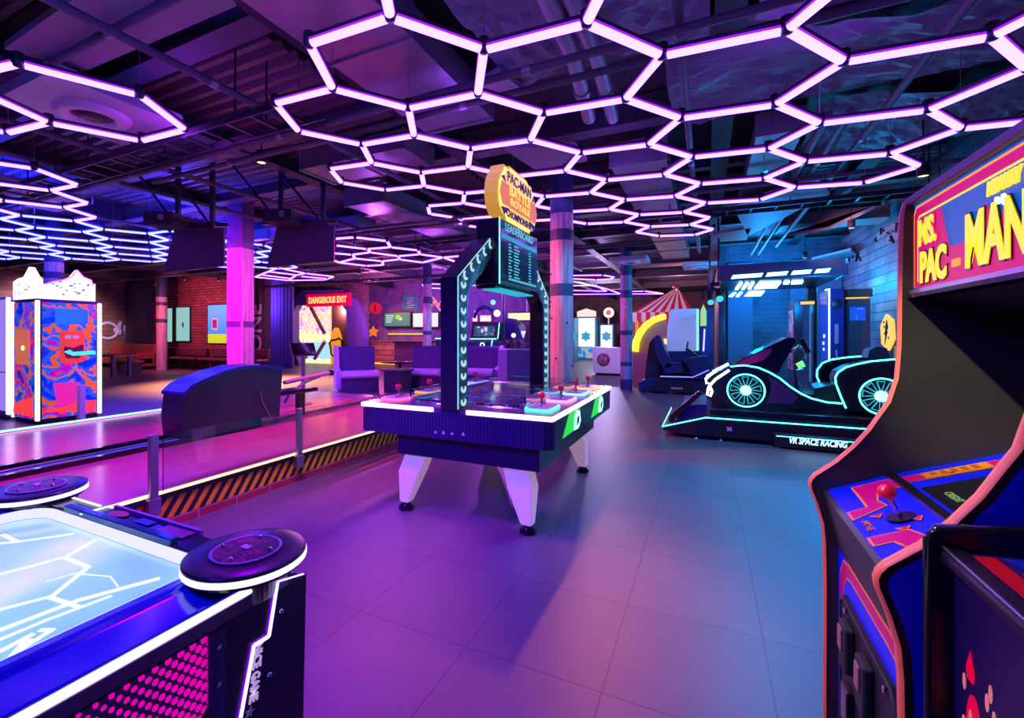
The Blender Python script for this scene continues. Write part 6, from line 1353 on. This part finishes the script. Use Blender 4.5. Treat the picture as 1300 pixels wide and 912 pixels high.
# ---------------------------------------------------------------- booths and low table
m_uph = mat('booth_violet', (.05, .03, .17), .55); m_trim = mat('booth_lilac', (.55, .38, .72), .5)
def booth(label, p, rz, mir=1):
    t = thing('booth_seat', label, 'booth seat', p, rz, 'high-backed violet booth seats')
    w_ = .46
    obj('backrest', MB().prism([(.28, .08), (.45, .08), (.45, 1.02), (.41, 1.12), (.33, 1.14), (.26, 1.08), (.22, .5)], 'x', -w_, w_), m_uph, t, world=False, bevel=.015)
    obj('side_wing', MB().prism([(-.22, .08), (.47, .08), (.47, 1.02), (.40, 1.15), (.30, 1.16), (.18, 1.02), (.10, .62), (-.22, .55)], 'x', -w_*mir if mir > 0 else w_, (-w_-.11) if mir > 0 else w_+.11), m_trim, t, world=False, bevel=.03)
    obj('seat_cushion', MB().prism([(-.38, .36), (-.42, .42), (-.38, .52), (-.3, .54), (.24, .52), (.24, .36)], 'x', -w_, w_), m_trim, t, world=False, bevel=.02)
    obj('base', MB().box(-w_, w_, -.34, .44, 0, .36), mat('booth_base', (.05, .02, .12), .5), t, world=False, bevel=.01)
    obj('stud', MB().ball((.2*mir, -.345, .22), .02, 8), chrome, t, world=False)
p = gz(455, 497, 0); booth('left booth seat with a lilac wing, facing right', p, .85, 1)
p = gz(541, 493, 0); booth('middle booth seat with its lilac wing on the right', p, .25, -1)
p = gz(610, 493, 0); booth('right booth seat, its top edge lit orange, behind the arch', p, .1, -1)
c = gz(506, 497, 0)
t = thing('low_table', 'low dark round-cornered table between the two left booths', 'table', c)
obj('tabletop', MB().prism(rrect(c[0]-.38, c[0]+.34, c[1]-.30, c[1]+.30, .12), 'z', .52, .57), mat('low_table_top', (.07, .03, .08), .25), t, bevel=.01)
obj('pedestal', MB().prism(rrect(c[0]-.32, c[0]+.28, c[1]-.25, c[1]+.25, .1), 'z', 0, .52), mat('low_table_base', (.04, .03, .06), .5), t)
c = gz(480, 492, 0)
t = thing('coffee_table', 'oval dark table top beside the left booth', 'table', (c[0]-.2, c[1]+1.3, 0))
obj('tabletop', MB().lathe([(0, .60), (.55, .60), (.57, .63), (0, .64)], (c[0]-.2, c[1]+1.3, 0), 28), mat('oval_top', (.04, .03, .06), .3), t); obj('pedestal', MB().lathe([(.3, 0), (.28, .02), (.05, .05), (.05, .6)], (c[0]-.2, c[1]+1.3, 0), 16), black, t)
c = gz(655, 496, 0)
t = thing('divider_block', 'blue-grey upholstered divider block beside the right booth', 'divider', c)
M = Matrix.Translation(c) @ Matrix.Rotation(.15, 4, 'Z')
obj('block', MB().box(-.15, .45, -.25, .3, 0, 1.08).xf(M), mat('divider_slate', (.10, .14, .28), .5), t, bevel=.04, seg=3); obj('lilac_end', MB().box(-.42, -.16, -.25, .3, 0, 1.08).xf(M), m_trim, t, bevel=.04, seg=3)

# ---------------------------------------------------------------- arcade machines in the middle distance
YA = 14.3
t = thing('shooting_game', 'blue arcade machine with tilted screen, neon edges and a ring badge behind the table', 'arcade machine', (-6.4, YA+.6, 0))
m_am = mat('machine_blue', (.01, .04, .14), .3)
lowp = oy([(592, 445), (592, 434), (634, 434), (634, 470)], YA); 
obj('machine_base', MB().box(lowp[0][0], lowp[2][0], YA, YA+1.0, 0, lowp[1][1]), m_am, t, bevel=.02)
scr_ = oy([(597, 433), (600, 409), (634, 409), (632, 433)], YA+.2)
s = obj('screen_housing', MB().prism(scr_, 'y', YA+.2, YA+.7), black, t, bevel=.02)
pic = oy([(601, 427), (603, 414), (628, 414), (627, 427)], YA+.19)
obj('picture', MB().prism(pic, 'y', YA+.18, YA+.2), mosaic('game_menu', [(0, (.01, .06, .08)), (.48, (.02, .12, .15)), (.56, (.7, .6, .5)), (.62, (.05, .3, .35))], 6, 1.), s)
for pts in ([(597, 430.5), (630, 430.5)], [(634, 410), (632, 430)], [(625, 431), (623, 446)]):
    q = oy(pts, YA-.02 if pts[0][1] > 429 else YA+.15); yy = YA-.02 if pts[0][1] > 429 else YA+.15
    obj('neon_edge', MB().tube([(q[0][0], yy, q[0][1]), (q[1][0], yy, q[1][1])], .016, 6), G_cyan, t)
c = onY(612.5, 436, YA); obj('ring_badge', MB().tube([(c[0]+.07*math.cos(a*PI/8), YA-.02, c[1]-.06+.07*math.sin(a*PI/8)) for a in range(16)], .022, 6, closed=True), glow('badge_white', (1.4, 1.6, 1.7), .9), t)
arcp = [onY(615+13*math.cos(PI-a*PI/8), 404-14*math.sin(a*PI/8), YA+.8) for a in range(9)]
obj('overhead_arch', MB().tube([(x, YA+.8, z) for x, z in arcp], .07, 8), mat('arch_blue', (.02, .05, .22), .3), t)
c = onY(631, 398, YA+.7); obj('globe_lamp', MB().ball((c[0], YA+.7, c[1]), .12, 16), glow('globe_white', (2.0, 1.6, 1.3), 1.), t)
c = onY(626, 384, YA+.7); obj('arch_lamp', MB().ball((c[0], YA+.7, c[1]), .09, 12), glow('lamp_cyan', (.3, 1.2, 1.6), .9), t)
obj('mast', MB().cyl((onY(639, 0, YA+.6)[0], YA+.6, 0), (onY(639, 0, YA+.6)[0], YA+.6, onY(639, 372, YA+.6)[1]), .05, n=10), m_am, t)
# left smaller machine behind the arch post
t = thing('prize_game', 'small dark machine with a cyan lit top behind the left arch post', 'arcade machine', (-8.4, YA+.9, 0))
a, b = onY(553, 425, YA+.4), onY(572, 425, YA+.4)
obj('machine_base', MB().box(a[0], b[0], YA+.4, YA+1.2, 0, onY(553, 431, YA+.4)[1]), m_am, t, bevel=.02); obj('screen_hood', MB().prism([(a[0]+.1, 1.3), (b[0], 1.3), (b[0], 1.95), (a[0]+.3, 1.95)], 'y', YA+.6, YA+1.1), black, t, bevel=.02)
obj('neon_edge', MB().cyl((a[0], YA+.38, onY(553, 430, YA+.4)[1]), (b[0], YA+.38, onY(553, 430, YA+.4)[1]), .02, n=6), G_cyan, t)
c = onY(563, 420, YA+.58); obj('round_badge', MB().lathe([(0, -.02), (.11, -.02), (.12, 0)], (c[0], YA+.6, c[1]), 16, axis='y'), mat('badge_cream', (.6, .55, .4), .5, emit=(.6, .5, .3), es=.3), t)
# water-gun style row of guns on a dark console
for k, (px, lab) in enumerate(((645, 'left toy gun standing on the divider beside the right booth'), (653, 'middle toy gun standing on the divider beside the right booth'), (662, 'right toy gun standing on the divider beside the right booth'))):
    x, z = onY(px, 446, 12.2); Yg = 12.2
    t = thing('toy_gun', lab, 'toy gun', (x, Yg, z), 0, 'row of mounted toy guns')
    obj('gun_mount', MB().cyl((x, Yg, 0), (x, Yg, z+.06), .05, n=10), black, t); obj('gun_body', MB().prism([(x-.05, z+.05), (x+.05, z+.05), (x+.07, z+.2), (x+.02, z+.32), (x-.06, z+.30)], 'y', Yg-.25, Yg+.12), mat('gun_black', (.03, .03, .05), .25), t, bevel=.02)
    obj('gun_ring', MB().tube([(x+.07*math.cos(a*PI/6), Yg-.2, z+.2+.11*math.sin(a*PI/6)) for a in range(12)], .012, 6, closed=True), steel, t)
t = thing('driving_cabinet', 'bulky dark driving cabinet right behind the toy guns', 'arcade machine', (-5.0, 13.6, 0))
a, b = onY(663, 0, 13.4), onY(690, 0, 13.4)
obj('machine_base', MB().box(a[0], b[0], 13.4, 14.4, 0, 1.2), mat('cabinet_teal', (.01, .05, .07), .3), t, bevel=.03); obj('hood', MB().prism([(a[0], 1.2), (b[0], 1.2), (b[0], 1.9), (b[0]-.2, 2.05), (a[0]+.35, 2.0), (a[0]+.1, 1.7)], 'y', 13.5, 14.3), black, t, bevel=.04)
obj('side_light', MB().cyl((b[0]+.005, 13.39, .3), (b[0]+.005, 13.39, 1.0), .014, n=6), G_cyan, t)
t = thing('ride_machine', 'dark blue ride machine with curved hood behind the toy guns', 'arcade machine', (-5.9, 15.5, 0))
a, b = onY(641, 0, 15.5), onY(664, 0, 15.5)
obj('machine_base', MB().box(a[0], b[0], 15.5, 16.4, 0, 1.1), m_am, t, bevel=.03); obj('curved_hood', MB().prism([(a[0], 1.1), (a[0], 2.0)]+[(a[0]+(b[0]-a[0])*math.sin(q*PI/12), 1.1+.95*math.cos(q*PI/12)) for q in range(7)], 'y', 15.5, 16.2), mat('hood_indigo', (.03, .03, .25), .25), t, bevel=.02)
c = onY(652, 426, 14.9); obj('yellow_lamp', MB().ball((c[0], 14.9, c[1]), .08), glow('lamp_cream', (1.5, 1.2, .7), .9), t)
# long cream light box and white picture panels on the wall behind
t = thing('light_box', 'long cream light box above the driving cabinet', 'light box', (-6, 17.5, 2))
a, b = onY(645, 401, 17.3), onY(690, 396, 17.3)
obj('lit_panel', MB().box(a[0], b[0], 17.3, 17.4, 2.02, 2.30), glow('box_cream2', (1.2, 1.05, .6), .9), t); obj('casing', MB().box(a[0]-.03, b[0]+.03, 17.4, 17.5, 1.97, 2.35), black, t)
obj('hanging_rod', MB().cyl(((a[0]+b[0])/2, 17.45, 2.35), ((a[0]+b[0])/2, 17.45, 3.9), .015, n=6), steel, t)
for k, (p0, p1) in enumerate(((600, 604.5), (609.5, 616.5), (618, 622))):
    a, b = onY(p0, 401, 18.3), onY(p1, 408, 18.3)
    t = thing('wall_picture', ['narrow white lit picture, left of three on the back wall', 'square white lit picture, middle of three on the back wall', 'narrow pink-edged white lit picture, right of three on the back wall'][k], 'picture', ((a[0]+b[0])/2, 18.4, b[1]), 0, 'small lit pictures on the back wall')
    obj('picture_sheet', MB().box(a[0], b[0], 18.3, 18.4, b[1], a[1]), glow('picture_white', (1.2, 1.0, 1.3), .9), t); obj('frame', MB().box(a[0]-.04, b[0]+.04, 18.4, 18.48, b[1]-.04, a[1]+.04), mat('frame_pink', (.5, .05, .2), .4), t)

# ---------------------------------------------------------------- lamps
def spot(loc, tgt, power, col, ang=70, blend=.5, r=.05):
    l = bpy.data.lights.new('lamp', 'SPOT'); l.energy = power; l.color = col; l.spot_size = math.radians(ang); l.spot_blend = blend; l.shadow_soft_size = r
    o = bpy.data.objects.new('lamp', l); COL.objects.link(o); o.location = loc
    o.rotation_euler = (Vector(tgt)-Vector(loc)).to_track_quat('-Z', 'Y').to_euler(); return o
def point(loc, power, col, r=.1):
    l = bpy.data.lights.new('lamp', 'POINT'); l.energy = power; l.color = col; l.shadow_soft_size = r
    o = bpy.data.objects.new('lamp', l); COL.objects.link(o); o.location = loc; return o
# warm spots over the aisle and the table
spot((-1.2, 2.5, 3.3), (-1.0, 2.6, 0), 700, (1, .27, .10), 54, 1., .03)
spot((-1.35, 6.3, 3.3), (-.9, 3.2, 0), 300, (1, .22, .14), 50, 1., .05)
# magenta and red wash on the lanes
spot((-4.6, 5.6, 3.3), (-4.6, 4.6, .3), 700, (1, .0, .45), 70, .9, .1)
spot((-6.0, 8.2, 3.2), (-5.2, 5.4, .3), 1700, (1, .0, .10), 46, .9, .1)
spot((-5.2, 2.2, 3.3), (-5.2, 2.4, .3), 700, (.8, .0, 1), 80, .9, .1)
# cyan and blue wash near the racing car
spot((.6, 5.6, 3.2), (.3, 4.3, 0), 1500, (0, .40, 1), 66, .9, .1)
spot((.9, 6.9, 3.2), (.8, 6.2, 0), 300, (0, .5, 1), 70, .9, .1)
point((1.6, 8.6, 2.0), 60, (0, .3, 1)); point((1.2, 12.6, 2.8), 260, (0, .28, 1)); point((2.4, 11.4, 2.4), 70, (0, .5, 1))
spot((2.0, 8.6, 2.6), (2.9, 9.6, 2.5), 50, (0, .5, 1), 80, .8); spot((1.2, 8.6, 3.1), (2.9, 10.4, 2.4), 200, (1, .35, .55), 75, .9); spot((1.9, 8.9, 2.6), (2.9, 9.9, 2.35), 70, (0, .4, 1), 50, 1.)
point((.6, 10.4, 1.6), 40, (0, .35, 1))
# blue at the left
spot((-8.6, 5.6, 3.2), (-9.4, 6.5, 0), 2000, (.03, .05, 1), 110, .9, .1)
point((-10.5, 8.5, 2.8), 100, (.2, .05, 1)); spot((-13, 9.6, 3.2), (-12.5, 9.5, 0), 13000, (1, .38, .12), 100, .9, .1)
spot((-18, 9.5, 3.0), (-18.5, 12.6, 1.5), 700, (1, .16, .34), 120, .9, .1)
spot((-22, 9.5, 3.0), (-24.4, 9.5, 1.6), 900, (1, .5, .6), 110, .9, .1)
# back of the hall
point((-12, 15.0, 2.8), 330, (1, .15, .6)); point((-9, 15, 2.9), 330, (.5, .1, 1)); spot((-14, 16.8, 2.9), (-12.5, 18.5, .8), 500, (1, .3, .06), 100, .9)
point((-5, 11.6, 2.9), 220, (.6, .1, 1)); point((-6.6, 8.4, 2.6), 100, (.5, .1, 1)); point((-3.2, 15.5, 2.9), 110, (.6, .4, 1)); point((-4.5, 24, 2.9), 420, (.75, .6, 1)); point((-1, 20.5, 2.9), 260, (1, .35, .6))  # second point is an added fill for the booth seats
point((-17, 13.6, 2.8), 160, (.3, .1, 1)); point((-15.2, 16.9, 2.6), 90, (1, .6, .35)); spot((-9.5, 14.6, 3.0), (-9.5, 18.5, 1.8), 260, (.45, .15, 1), 110, .9)
spot((-6.9, 16.6, 3.2), (-7.4, 14.8, 1.2), 120, (0, .4, 1), 90, .9)
# column washes
spot((-3.6, 4.6, 2.9), (-1.66, 5.88, 1.7), 650, (1, .10, .18), 60, .9); spot((-.3, 4.9, 2.9), (-1.6, 5.88, 1.6), 200, (.05, .35, 1), 60, .9)
spot((-6.5, 4.4, 2.3), (-7.5, 5.7, 1.8), 450, (1, .0, .6), 130, .8)
spot((-3.3, 11.4, 2.9), (-1.9, 12.8, 1.6), 120, (1, .12, .6), 50, .8); spot((-.9, 11.6, .8), (-1.9, 12.8, .3), 60, (.02, .08, 1), 60, .8)
spot((-9.2, 10.8, 2.8), (-7.7, 12.3, 1.6), 160, (1, 0, .6), 50, .8); spot((-6.4, 11.2, 2.8), (-7.6, 12.3, 1.4), 120, (0, .4, 1), 50, .8)
# front of the room
spot((-2.4, -.6, 2.6), (-1.7, 3.06, .68), 900, (.04, .0, 1), 34, .9, .2)
point((-1.75, -.2, 2.8), 110, (.06, .03, 1))
spot((-2.4, 1.9, 3.1), (-2.4, 2.0, 0), 900, (.32, .0, 1), 90, .9, .2)
spot((.2, 2.6, 3.1), (.0, 2.4, 0), 40, (.2, .05, 1), 90, .9, .2)
spot((-.6, .2, 3.0), (.64, 1.78, 1.30), 420, (1, .85, .6), 12, 1., .03)  # narrow spot added for the soft glow on the cabinet's inner side
spot((-1.1, 1.5, 3.0), (.30, 1.4, .98), 200, (1, .62, .5), 36, .9, .05)  # warm spot added to brighten the cabinet's orange edging
# points added above the hexagon fixtures to brighten the ceiling
for p in [(-1.5, 1.6), (.8, 1.8), (-1.8, 3.4), (.6, 3.8), (-.9, 5.2), (1.8, 2.8)]: point((*p, 3.25), 6, (.30, .06, 1), .2)
for p in [(-10.5, 6), (-8.3, 5), (-12, 3.5), (-9.2, 3.2)]: point((*p, 3.4), 150, (.015, .015, 1), .2)
for p in [(-4.2, 2.6), (-5.4, 8.4), (-3.2, 8.2), (-6.4, 1.6)]: point((*p, 3.2), 10, (.4, .03, 1), .2)
spot((-1.0, 1.1, 1.9), (.33, 1.5, .45), 60, (.45, .35, 1), 60, .9, .1)  # low spot added to brighten the cabinet's blue front
spot((-2.7, 3.0, 2.7), (-3.6, 3.2, .12), 110, (1, .62, .2), 60, 1., .1)  # warm spot added to bring out the yellow hazard stripes
